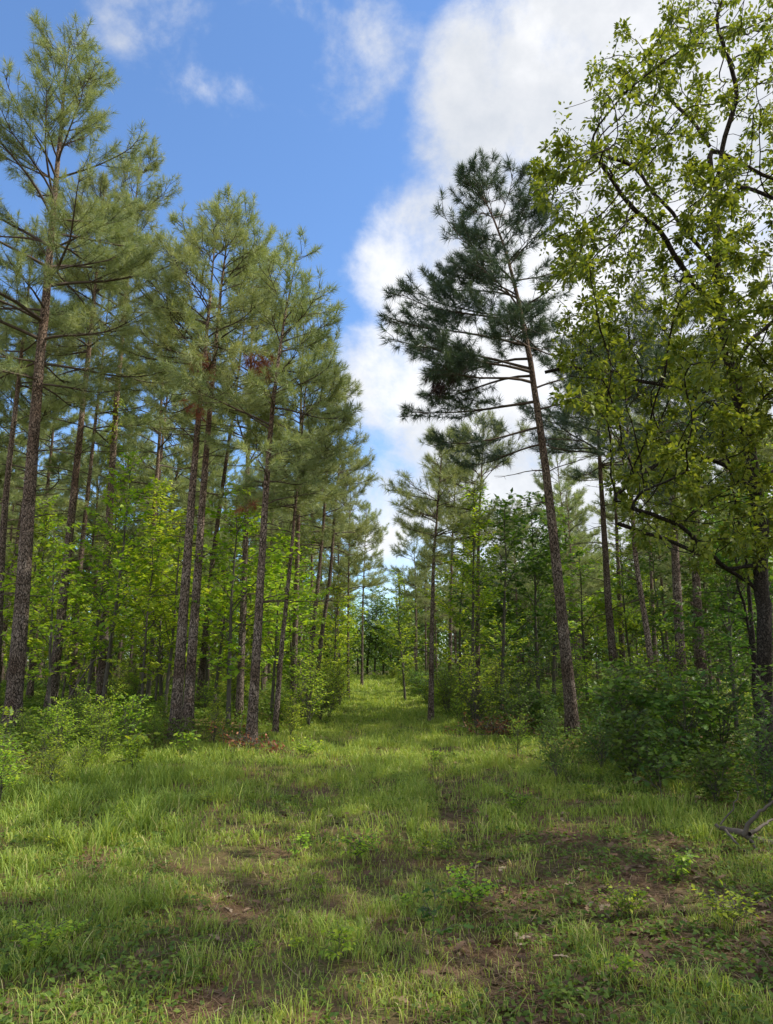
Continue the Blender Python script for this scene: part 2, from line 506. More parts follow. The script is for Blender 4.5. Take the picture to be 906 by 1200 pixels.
# ------------------------------------------------------------------ broadleaf trees and shrubs
def broadleaf(seed, H, spread, cbf=.25, leafL=.11, wid=.62, per_m=4.2, r0=None, tmpl=LEAF_S, lean=.06, e=(25, 60), node=.085, stems=1, tilt=.38, shape=.6):
    rng = np.random.default_rng(seed)
    tr = Geo(); cr = Geo()
    LP, LD, LN = [], [], []
    r0 = r0 or .009 * H + .006

    def twig_leaves(tp):
        seg = np.diff(tp, axis=0); ln_ = np.linalg.norm(seg, axis=1); tot = ln_.sum()
        n = max(2, int(tot / node)); cum = np.concatenate([[0], np.cumsum(ln_)])
        for q in range(n + 1):
            s = tot * (.18 + .82 * q / n); i = min(np.searchsorted(cum, s) - 1, len(seg) - 1); i = max(i, 0)
            p = tp[i] + seg[i] * ((s - cum[i]) / max(ln_[i], 1e-6)); d = seg[i] / max(ln_[i], 1e-6)
            side = np.cross(d, UP); side /= max(np.linalg.norm(side), 1e-3)
            sg = 1 if q % 2 else -1
            if q == n:
                sg = 0
            LP.append(p); LD.append(d * .6 + side * sg * .9 + np.array([0, 0, -.25]) + rng.normal(0, .22, 3))
            LN.append(np.array([0, 0, 1.]) + rng.normal(0, tilt, 3))

    for st in range(stems):
        n = 12; zz = np.linspace(0, H * (1 if st == 0 else rng.uniform(.6, .95)), n)
        la = rng.uniform(0, 2 * PI); lm = lean if stems == 1 else rng.uniform(.1, .45)
        wob = np.cumsum(rng.normal(0, .035 * H / 5, (n, 2)), 0) * (zz / zz[-1])[:, None]
        P = np.stack([math.cos(la) * lm * zz + wob[:, 0], math.sin(la) * lm * zz + wob[:, 1], zz], 1)
        P[0, 2] = -.08
        tube(tr, P, r0 * (1 - .88 * zz / zz[-1]) * (1 + .3 * (zz == 0)), 6 if H > 2 else 4, 0)
        nb = max(4, int(zz[-1] * (1 - cbf) * per_m))
        for k in range(nb):
            t = (k + rng.random()) / nb
            z = zz[-1] * (cbf + (1 - cbf) * t)
            p0 = np.array([np.interp(z, zz, P[:, 0]), np.interp(z, zz, P[:, 1]), z])
            L = spread * (min(1, (t + .45) / .7) * (1 - t) ** shape + .12) * rng.uniform(.55, 1.15)
            az = k * 2.4 + rng.normal(0, .5)
            bp = limb_path(p0, az, rng.uniform(*e) + 15 * t, L, rng, 7, 4, -rng.uniform(5, 35), .18)
            tube(cr, bp, np.linspace(min(.004 + .006 * L, r0 * .6), .0025, 7), 4, 0)
            seg = np.gradient(bp, axis=0)
            twig_leaves(bp[3:])
            for q in range(max(3, int(L * 9))):
                i = rng.integers(1, 7); d = nrm(seg[i]); side = nrm(np.cross(d, UP)) * (1 if q % 2 else -1)
                d2 = nrm(d + side * rng.uniform(.6, 1.3) + UP * rng.uniform(-.2, .3))
                l2 = (.14 + .32 * L * (1 - i / 7)) * rng.uniform(.6, 1.3)
                tp = limb_path(bp[i], math.atan2(d2[1], d2[0]), math.degrees(math.asin(np.clip(d2[2], -1, 1))), l2, rng, 4, 0, -15, .15)
                tube(cr, tp, np.linspace(.004, .0018, 4), 3, 0)
                twig_leaves(tp)
        twig_leaves(P[-4:])
    n = len(LP)
    leaves(cr, LP, LD, LN, leafL * rng.uniform(.6, 1.25, n), wid, rng, 1, tmpl)
    print('broad leaves', n)
    return tr, cr, n


def make_broad(name, cat, geo, leafm=None, label='', loc=(0, 0, 0)):
    tr, cr = geo[:2]
    root = thing(name, label, cat, loc)
    ob('stem' if name in ('shrub', 'seedling') else 'trunk', tr.mesh('stem', [M_TWIG]), root)
    ob('foliage' if name in ('shrub', 'seedling') else 'crown', cr.mesh('foliage', [M_TWIG, leafm or M_LEAF]), root)
    return root


# ------------------------------------------------------------------ THE SETTING: ground
def build_ground():
    def axis(lim, near, step, grow=1.18):
        a = list(np.arange(0, near, step)); s = step
        while a[-1] < lim:
            s *= grow; a.append(a[-1] + s)
        a = np.array(a); return np.concatenate([-a[:0:-1], a])
    xs = axis(700, 9, .12); ys = axis(700, 26, .14) + 8
    Xg, Yg = np.meshgrid(xs, ys)
    Z = gz(Xg, Yg)
    V = np.stack([Xg, Yg, Z], -1).reshape(-1, 3)
    w = len(xs); i = np.arange(len(ys) - 1)[:, None] * w + np.arange(w - 1)[None]
    q = np.stack([i, i + 1, i + w + 1, i + w], -1).reshape(-1, 4)
    g = Geo(); g.add(V, q)
    o = ob('ground', g.mesh('ground', [ground_mat()])); o['kind'] = 'structure'
    return o


build_ground()


# ------------------------------------------------------------------ grass
def cover(x, y):
    """how much grass grows at a place, 0..1"""
    out = np.maximum(-x - edge_l(y), x - edge_r(y))
    d = 1 - .93 * sstep(-.5, 1.6, out)
    near = sstep(16, 9, y)
    for c, k in ((-.78, .60), (.80, .78)):
        d = d * (1 - k * (.62 + .38 * near) * np.exp(-((x - mid(y) - c - .25 * (vnoise(x * 0, y, .4, 5) - .5)) / .28) ** 2))
    bare = sstep(.50, .66, vnoise(x, y, .75, 8) * .65 + vnoise(x, y, 2.3, 9) * .35)
    d = d * (1 - bare * (.85 * near * sstep(-.4, 1.6, x) + .18 * near))
    d = d * (.55 + .45 * vnoise(x, y, 2.2, 4))
    # bare reddish ground to the right of the near rut
    d = d * (1 - .72 * np.exp(-((x - 1.5) / .8) ** 2 - ((y - 5.6) / 1.1) ** 2))
    return np.clip(d, 0.02, 1)


def build_grass():
    g = Geo(); rng = np.random.default_rng(5)

    def batch(y0, y1, x0, x1, per, hgt, w, clump):
        n = int((y1 - y0) * (x1 - x0) * per)
        x = rng.uniform(x0, x1, n); y = rng.uniform(y0, y1, n)
        fr = np.abs(x + .02 * y) < .60 * y + 1.2
        keep = fr & (rng.random(n) < cover(x, y) * (.25 + 1.3 * sstep(.35, .7, vnoise(x, y, clump, 21))))
        x = x[keep]; y = y[keep]; n = len(x)
        z = gz(x, y)
        lush = sstep(-.9, -2.4, x) * sstep(15, 9, y) * sstep(4.2, 5.6, y)
        tall = (.5 + .6 * vnoise(x, y, 1.1, 31) + .9 * sstep(.66, .85, vnoise(x, y, 4.5, 33))) * (1 + .42 * lush)
        h = hgt * tall * rng.uniform(.35, 1.25, n)
        az = rng.uniform(0, 2 * PI, n); lean = rng.uniform(.15, 1.0, n) * h
        dx = np.cos(az); dy = np.sin(az)
        ww = w * rng.uniform(.6, 1.4, n) * (1 + .35 * lush)
        fa = az + PI / 2 + rng.normal(0, .5, n); sx = np.cos(fa) * ww; sy = np.sin(fa) * ww
        b = np.stack([x, y, z - .01], 1); S = np.stack([sx, sy, np.zeros(n)], 1); D = np.stack([dx, dy, np.zeros(n)], 1)
        m1 = b + D * (lean * .22)[:, None] + UP * (h * .5)[:, None]
        m2 = b + D * (lean * .62)[:, None] + UP * (h * .85)[:, None]
        tp = b + D * (lean * 1.15)[:, None] + UP * (h * (.98 - .25 * (lean / np.maximum(h, .01)) ** 2))[:, None]
        V = np.stack([b - S, b + S, m1 - S * .9, m1 + S * .9, m2 - S * .6, m2 + S * .6, tp], 1).reshape(-1, 3)
        k = np.arange(n)[:, None] * 7
        q = np.concatenate([k + np.array([[0, 1, 3, 2]]), k + np.array([[2, 3, 5, 4]])])
        t = k + np.array([[4, 5, 6]])
        col = np.clip(rng.normal(.42, .2, n) + .3 * (vnoise(x, y, .9, 41) - .5) - .10 * lush, 0, .85)
        strw = rng.random(n) < (.06 - .03 * lush) + .07 * sstep(9, 6, y) + .24 * sstep(.4, 0, cover(x, y))
        col[strw] = rng.uniform(.86, 1, strw.sum())
        cc = np.repeat(col, 7); tt = np.tile([0, 0, .5, .5, .8, .8, 1], n)
        base = g.n
        g.add(V, q, 0, cc, tt)
        g.f.append((t + base, 0))
        return n
    tot = batch(2.6, 7, -5, 5, 4400, .082, .0021, 3.0)
    tot += batch(7, 12, -7, 7.5, 2700, .115, .0030, 2.4)
    tot += batch(12, 20, -7, 6, 1500, .125, .0045, 1.8)
    tot += batch(20, 38, -1.8, 3.2, 950, .13, .009, 1.2)
    tot += batch(38, 72, -1.6, 3.0, 520, .18, .016, .8)
    o = ob('grass', g.mesh('grass', [M_GRASS])); o['kind'] = 'stuff'
    o['label'] = 'thin green grass with straw coloured blades growing over the trail'
    print('grass blades', tot)


build_grass()


def build_litter():
    rng = np.random.default_rng(9); g = Geo()
    # fallen leaves
    n = 9000
    y = 2.8 + 15 * rng.random(n) ** 1.3; x = rng.uniform(-1, 1, n) * (.6 * y + 1)
    ok = rng.random(n) < (1.15 - cover(x, y)) * (.25 + .75 * sstep(-1.5, 1.5, x) + .5 * sstep(.4, .7, vnoise(x, y, .8, 51)))
    x = x[ok]; y = y[ok]; n = len(x)
    P = np.stack([x, y, gz(x, y) + rng.uniform(.005, .03, n)], 1)
    az = rng.uniform(0, 2 * PI, n)
    D = np.stack([np.cos(az), np.sin(az), rng.normal(0, .25, n)], 1)
    Nn = np.array([0, 0, 1.]) + rng.normal(0, .35, (n, 3))
    leaves(g, P, D, Nn, rng.uniform(.045, .12, n), .6, rng, 0, LEAF_L, np.clip(rng.normal(.55, .25, n), 0, 1))
    # pine straw
    n = 80000
    y = 2.8 + 12 * rng.random(n) ** 1.2; x = rng.uniform(-1, 1, n) * (.6 * y + .8)
    ok = rng.random(n) < (1.1 - cover(x, y)) ** 1.5
    x = x[ok]; y = y[ok]; n = len(x)
    P = np.stack([x, y, gz(x, y) + rng.uniform(.004, .02, n)], 1); az = rng.uniform(0, 2 * PI, n)
    D = np.stack([np.cos(az), np.sin(az), rng.normal(0, .08, n)], 1)
    L = rng.uniform(.08, .2, n)[:, None]; S = np.stack([-np.sin(az), np.cos(az), np.zeros(n)], 1) * .0021
    V = np.stack([P - S, P + S, P + D * L + S, P + D * L - S], 1).reshape(-1, 3)
    g.add(V, np.arange(n * 4).reshape(-1, 4), 0, np.repeat(np.clip(rng.normal(.5, .2, n), 0, 1), 4))
    for k in range(260):
        yy = 3 + 10 * rng.random() ** 1.2; xx = rng.uniform(-1, 1) * (.6 * yy)
        if rng.random() > 1.05 - float(cover(xx, yy)):
            continue
        a_ = rng.uniform(0, 2 * PI); l_ = rng.uniform(.06, .3); z0 = float(gz(xx, yy)) + .008
        tube(g, [[xx, yy, z0], [xx + l_ * .5 * math.cos(a_) + rng.normal(0, .01), yy + l_ * .5 * math.sin(a_), z0 + .006], [xx + l_ * math.cos(a_), yy + l_ * math.sin(a_), z0 + rng.uniform(0, .02)]], [.004, .0035, .002], 4, 0, rng.uniform(0, .4))
    o = ob('fallen_leaves', g.mesh('fallen_leaves', [M_LITTER], False)); o['kind'] = 'stuff'
    o['label'] = 'dry brown fallen leaves and pine straw scattered on the bare earth'


build_litter()


def build_cover():
    """low leafy ground cover at the clearing's edges and on the forest floor"""
    rng = np.random.default_rng(15); g = Geo()
    n = 52000
    y = 2.6 + 44 * rng.random(n) ** 1.7; x = rng.uniform(-1, 1, n) * (.58 * y + 2)
    out = np.maximum(-x - edge_l(y), x - edge_r(y))
    ok = rng.random(n) < sstep(-1.4, .6, out) * .75 + .05 + .5 * sstep(.45, .7, vnoise(x, y, 1.2, 63)) + .25 * sstep(-1.5, -3, x)
    x = x[ok]; y = y[ok]; n = len(x)
    hs = np.clip(out[ok], 0, 1.2)
    K = 7
    hgt = rng.uniform(.03, .10, n) + .10 * hs + .22 * hs * vnoise(x, y, .8, 61)
    px = np.repeat(x, K); py = np.repeat(y, K); az = rng.uniform(0, 2 * PI, n * K)
    rr = rng.uniform(.01, .07, n * K) * (1 + np.repeat(hs, K))
    X = px + np.cos(az) * rr; Yy = py + np.sin(az) * rr
    P = np.stack([X, Yy, gz(X, Yy) + np.repeat(hgt, K) * rng.uniform(.2, 1, n * K)], 1)
    D = np.stack([np.cos(az), np.sin(az), rng.normal(-.1, .3, n * K)], 1)
    Nn = np.array([0, 0, 1.]) + rng.normal(0, .35, (n * K, 3))
    sz = rng.uniform(.018, .045, n * K) * (1 + .03 * np.repeat(y, K)) * (1 + .5 * np.repeat(hs, K))
    leaves(g, P, D, Nn, sz, .6, rng, 0, LEAF_S, np.clip(np.repeat(rng.normal(.5, .25, n), K) + rng.normal(0, .1, n * K), 0, 1))
    o = ob('ground_cover', g.mesh('ground_cover', [M_COVER])); o['kind'] = 'stuff'
    o['label'] = 'low leafy weeds and creepers covering the forest floor'


build_cover()

# ------------------------------------------------------------------ pines of the front rows
def front_pine(seed, pts, Y, dia, cb_px, rad, label, **kw):
    b, q = px_path(pts, Y)
    cb = at(pts[2][0], cb_px, Y)[2] - b[2]
    need = kw.pop('need', None)
    kw.setdefault('whorl', .5); kw.setdefault('per', (2, 6))
    tr, cr, n, pos = pine(seed, q, dia * .41, cb, rad * 1.1, **kw)
    root = make_pine(label, tuple(b), (tr, cr), need=need)
    return root, pos, b


LEFT = [
    (101, [(12, 868), (22, 760), (33, 600), (45, 440), (57, 320), (66, 210), (74, 110), (82, 40)], 15.2, .40, 450, 3.0,
     'tall thick pine rising at the left edge, its spiky top the highest in the sky', dict(K=30, dens=1.0, nl=.2, nw=.009, per=(2, 5), dead=10)),
    (102, [(56, 850), (70, 740), (82, 620), (94, 500), (104, 400), (114, 300), (122, 210)], 19, .32, 430, 2.6,
     'leaning pine with pale bark just right of the thick pine at the left edge', dict(dead=10)),
    (103, [(118, 835), (124, 700), (131, 560), (138, 460), (148, 350), (158, 250), (166, 180)], 21.5, .34, 420, 2.9,
     'pine whose trunk is wrapped in leafy vine, between two gaps in the left stand', dict(dead=8)),
    (104, [(204, 872), (216, 700), (226, 540), (236, 420), (244, 340), (250, 270)], 15.2, .29, 470, 2.1,
     'left trunk of the close pair of pines, with sunlit flaky bark', dict(dead=12)),
    (105, [(219, 862), (229, 700), (241, 540), (253, 400), (262, 310), (270, 252)], 16.4, .28, 455, 2.4,
     'dark right trunk of the close pair of pines, bare limbs pointing over the trail', dict(dead=12)),
    (106, [(232, 840), (246, 680), (262, 560), (275, 470), (285, 390), (292, 320)], 21, .22, 520, 2.0,
     'thin pine slanting behind the close pair of pines', dict(dead=8)),
    (107, [(294, 876), (301, 760), (308, 640), (312, 570), (320, 470), (332, 380), (346, 300)], 14.9, .25, 560, 2.0,
     'single dark pine at the grass edge with a straight bare lower trunk and full crown', dict(dead=8)),
    (108, [(322, 864), (331, 740), (340, 660), (348, 560), (356, 470), (364, 395)], 16.6, .15, 590, 1.5,
     'slim tilted pine between the single dark pine and the round bright shrub', dict(dead=6)),
    (109, [(361, 824), (367, 740), (373, 680), (380, 600), (385, 500), (390, 420)], 24, .20, 640, 1.9,
     'reddish slim pine at the trail edge, first of the two crossing trunks', dict(dead=5)),
    (110, [(369, 820), (377, 740), (387, 680), (392, 600), (398, 530), (404, 470)], 27, .22, 640, 1.9,
     'pine leaning over its reddish neighbour beside the trail, second of two crossing trunks', dict(dead=5)),
    (111, [(408, 829), (408, 740), (409, 690), (411, 600), (413, 540)], 31, .15, 690, 1.9,
     'thin upright pine standing right on the left margin of the trail', dict(dead=4)),
    (112, [(424, 812), (425, 740), (426, 690), (428, 640), (430, 590)], 45, .20, 700, 2.2,
     'distant slim pine touching the trail near its far end', dict(dead=3)),
    (113, [(-8, 850), (2, 640), (10, 540), (22, 440), (32, 340), (42, 260)], 19, .28, 450, 2.4,
     'pine slanting in from the left frame edge behind the thick pine', dict(dead=8)),
    (114, [(84, 840), (90, 700), (101, 600), (112, 500), (120, 420), (130, 330)], 24, .26, 520, 2.3,
     'slender dim pine standing directly behind the pale leaning pine', dict(dead=8)),
]
for s, pts, Y, dia, cb, rad, lab, kw in LEFT:
    front_pine(s, pts, Y, dia, cb, rad, lab, **kw)

az_l = PI
RIGHT = [
    (201, [(505, 842), (506, 740), (507, 690), (509, 640), (513, 580), (519, 512)], 20, .185, 655, 1.55,
     'small straight pine with a bare grey trunk at the right margin of the trail', dict(dead=5, K=24)),
    (203, [(722, 800), (714, 720), (708, 620), (703, 540), (698, 450), (694, 400)], 21, .32, 545, 2.7,
     'pale barked pine trunk left of its thinner twin, behind the leaning pine', dict(dead=12, need=M_NEEDB)),
    (204, [(730, 800), (727, 720), (723, 640), (718, 540), (714, 470)], 24, .24, 560, 2.5,
     'thinner twin trunk standing just behind the pale barked pine', dict(dead=8)),
    (205, [(768, 816), (759, 740), (746, 660), (742, 590), (738, 510), (735, 440), (733, 400)], 16.5, .20, 575, 3.0,
     'dark bent pine with a curved lower trunk and spreading flat limbs', dict(dead=8, need=M_NEEDB)),
    (206, [(800, 812), (796, 740), (790, 620), (785, 500), (781, 420), (778, 330)], 18.5, .33, 530, 2.5,
     'upright pine with grey flaky bark right of the dark bent pine', dict(dead=10, need=M_NEEDB)),
    (207, [(824, 806), (818, 720), (812, 620), (807, 520), (803, 420)], 20, .36, 540, 2.7,
     'broad shaded pine trunk right of the grey flaky pine', dict(dead=10, need=M_NEEDB)),
    (208, [(527, 826), (528, 740), (529, 660), (532, 590), (536, 520)], 28, .2, 660, 1.9,
     'slim pine behind the small straight pine at the trail margin', dict(dead=5)),
    (209, [(488, 815), (488, 740), (487, 680), (486, 620)], 38, .17, 700, 1.7,
     'thin far pine on the right margin of the trail beyond the small straight pine', dict(dead=4)),
    (210, [(560, 830), (560, 740), (561, 660), (565, 580), (570, 500)], 24, .22, 630, 2.5,
     'pine with a low bushy crown rising behind the rounded brush by the trail', dict(dead=6)),
]
for s, pts, Y, dia, cb, rad, lab, kw in RIGHT:
    front_pine(s, pts, Y, dia, cb, rad, lab, **kw)

# the leaning pine over the trail on the right
pts = [(672, 866), (667, 800), (660, 740), (648, 620), (638, 540), (624, 440), (612, 370), (592, 290), (573, 235), (558, 212)]
YL = 15.4
b, q = px_path(pts, YL)


def zof(py):
    return at(625, py, YL)[2] - b[2]


ex = [(zof(385), PI + .25, 3.0, 12, 14, 10), (zof(372), PI - .15, 2.6, 10, 14, 8), (zof(432), PI + .1, 3.3, 12, -12, 10), (zof(440), PI - .5, 2.6, 8, 0, 16),
      (zof(448), PI + .5, 2.8, 0, 5, 10), (zof(470), PI - .2, 2.8, -6, 20, 6), (zof(500), PI + .2, 2.3, -18, 30, 4), (zof(520), PI - .3, 1.8, -10, 20, 10),
      (zof(455), .2, 1.6, 25, 10, 8), (zof(480), -.4, 1.5, 10, 20, 10), (zof(350), PI, 1.6, 25, 20, 8), (zof(405), PI + .05, 3.2, 8, 10, 10), (zof(420), PI - .3, 2.6, 6, 8, 10), (zof(436), PI + .35, 2.9, 2, 0, 8), (zof(330), PI + .6, 1.3, 30, 20, 8)]
tr, cr, n, pos = pine(202, q, .135, zof(405), 2.1, K=38, nw=.0105, nl=.19, dens=1.1, nshape=.6, asym=(PI, .2), extra=ex, dead=5, whorl=.42, per=(3, 5), top_e=55, skip=.05)
lean = make_pine('leaning pine tipping left over the trail, dark crown against white cloud', tuple(b), (tr, cr), need=M_NEEDB)
# hanging dead needles under its lowest big limb
g = Geo(); rng = np.random.default_rng(77); TC = []; TA = []
for (px_, py_) in [(505, 430), (512, 436), (520, 440), (528, 436), (516, 448), (508, 452), (535, 440), (522, 455), (545, 432), (552, 440), (510, 462)]:
    p = at(px_, py_, YL + rng.uniform(-.5, .3)) - b
    for k in range(3):
        TC.append(p + rng.normal(0, .07, 3)); TA.append(np.array([-.45 + rng.normal(0, .2), rng.normal(0, .2), -1]))
    tube(g, [p + np.array([.2, 0, .35]), p], [.007, .003], 3, 0)
needles(g, TC, TA, .26, 40, .011, rng, 1, (40, 8), .22)
o = ob('dead_spray', g.mesh('dead_spray', [M_LIMB, M_DARKDEAD]), lean); o['label'] = 'dark dead needles hanging from the lower limb'

# rusty dead sprays in the close pair of pines
def dead_spray(root_label, pxs, Y, seed, mtl=M_DEAD, Lr=.2):
    root = next(o for o in COL.objects if o.get('label') == root_label)
    bb = np.array(root.location); g = Geo(); rng = np.random.default_rng(seed); TC = []; TA = []
    for (a_, c_) in pxs:
        p = at(a_, c_, Y - rng.uniform(.3, 1.0)) - bb
        for k in range(4):
            TC.append(p + rng.normal(0, .10, 3)); TA.append(nrm(rng.normal(0, 1, 3) + np.array([.2, 0, -.4])))
        tube(g, [p + rng.normal(0, .3, 3), p], [.007, .003], 3, 0)
    needles(g, TC, TA, Lr, 34, .010, rng, 1)
    o = ob('dead_spray', g.mesh('dead_spray', [M_LIMB, mtl]), root); o['label'] = 'rusty brown spray of dead needles'


dead_spray('dark right trunk of the close pair of pines, bare limbs pointing over the trail',
           [(296, 426), (304, 430), (310, 422), (288, 424), (302, 418), (314, 428), (282, 432), (298, 436), (270, 424), (307, 437)], 16.4, 5)
dead_spray('left trunk of the close pair of pines, with sunlit flaky bark',
           [(236, 432), (242, 440), (230, 430), (240, 425), (228, 475), (234, 480)], 15.2, 6)
dead_spray('single dark pine at the grass edge with a straight bare lower trunk and full crown', [(290, 597)], 14.9, 8)

# vine leaves on the wrapped pine
root = next(o for o in COL.objects if o.get('label', '').startswith('pine whose trunk is wrapped'))
rng = np.random.default_rng(31); nv = 900
_, qv = px_path(LEFT[2][1], LEFT[2][2])
z = rng.uniform(.3, 9, nv) ; az = z * 1.3 + rng.normal(0, 1.0, nv)
rr = .18 * (1 - z / 16) + rng.uniform(.0, .12, nv)
P = np.stack([np.interp(z, qv[:, 2], qv[:, 0]) + np.cos(az) * rr, np.interp(z, qv[:, 2], qv[:, 1]) + np.sin(az) * rr, z], 1)
D = np.stack([np.cos(az), np.sin(az), np.full(nv, -.8)], 1) + rng.normal(0, .3, (nv, 3))
g = Geo(); leaves(g, P, D, np.stack([np.cos(az), np.sin(az), np.full(nv, .7)], 1), rng.uniform(.06, .12, nv), .7, rng, 0)
ob('vine', g.mesh('vine', [M_LEAF]), root)

# ------------------------------------------------------------------ pines of the stand behind
PROTO = []
for k, (H, cb, rad, dia) in enumerate([(13.5, 6.6, 2.6, .27), (12.5, 5.8, 2.4, .24), (14.5, 7.4, 2.8, .30), (11.5, 5.0, 2.3, .20), (13, 6.2, 2.9, .26)]):
    rg = np.random.default_rng(300 + k)
    la = rg.uniform(0, 2 * PI); lm = rg.uniform(.1, .6)
    zz = np.linspace(0, H, 6)
    path = np.stack([np.cos(la) * lm * (zz / H) ** 1.5, np.sin(la) * lm * (zz / H) ** 1.5, zz], 1)
    tr, cr, n, _p = pine(310 + k, path, dia * .41, cb, rad, K=20, nw=.016, nl=.21, dens=1.0, whorl=.52, dead=16, sides=8)
    PROTO.append(make_pine('', (0, 0, 0), (tr, cr)))
print('pine tufts', n)

taken = []   # (x, y)
for o in COL.objects:
    if o.get('category') == 'pine tree' and o['label']:
        taken.append((o.location[0], o.location[1]))


def free(x, y, d):
    return all((x - a) ** 2 + (y - c) ** 2 > d * d for a, c in taken)


def in_view(x, y, m=1.5):
    return -.552 * y - m < x < .51 * y + m


rng = np.random.default_rng(42)


def scatter_pines(side, count, y0, y1, label_near, label_far, group, dmin):
    n = 0; tries = 0
    while n < count and tries < 30000:
        tries += 1
        y = y0 + (y1 - y0) * rng.random() ** 1.25
        if side < 0:
            x = -rng.uniform(edge_l(y) + .9, .552 * y + 1.5)
        else:
            x = rng.uniform(edge_r(y) + .9, .51 * y + 1.5)
        if not in_view(x, y) or not free(x, y, dmin * (1.35 if side > 0 and x < 9 else 1.0)):
            continue
        taken.append((x, y)); n += 1
        far = y > 38
        s = rng.uniform(.85, 1.12) * (1.0 if side < 0 else .86)
        if side > 0 and x < .3 * y and x < 9:
            s *= rng.uniform(.62, .76)
        place(PROTO[int(rng.integers(len(PROTO)))], (x, y, float(gz(x, y))), rng.uniform(0, 2 * PI), (s, s, s * rng.uniform(.93, 1.07)),
              label_far if far else label_near, group + (' far off' if far else ''), (rng.normal(0, .025), rng.normal(0, .025)))
    print('pines', side, n)


scatter_pines(-1, 82, 17, 78, 'slender pine in the depth of the stand left of the trail, behind the front row', 'small distant pine far back in the wood left of the trail', 'pines of the left stand', 2.1)
scatter_pines(1, 70, 17, 78, 'slender shaded pine in the depth of the wood right of the trail', 'small distant pine far back in the wood right of the trail', 'pines of the right wood', 2.3)

# unseen pines added right of the camera so the foreground falls in shade
for i, (x, y, k, s) in enumerate([(6.4, 5.6, 0, .9), (8.6, 3.2, 2, .9), (6.4, 1.2, 1, .9), (7.5, 7.1, 3, .9), (8.8, 9.0, 1, .9), (8.2, -1.2, 3, 1.0)]):
    place(PROTO[k], (x, y, 0), i * 1.3, (s, s, s), 'unseen pine added at the forest edge to shade the foreground', 'unseen pines shading the foreground')
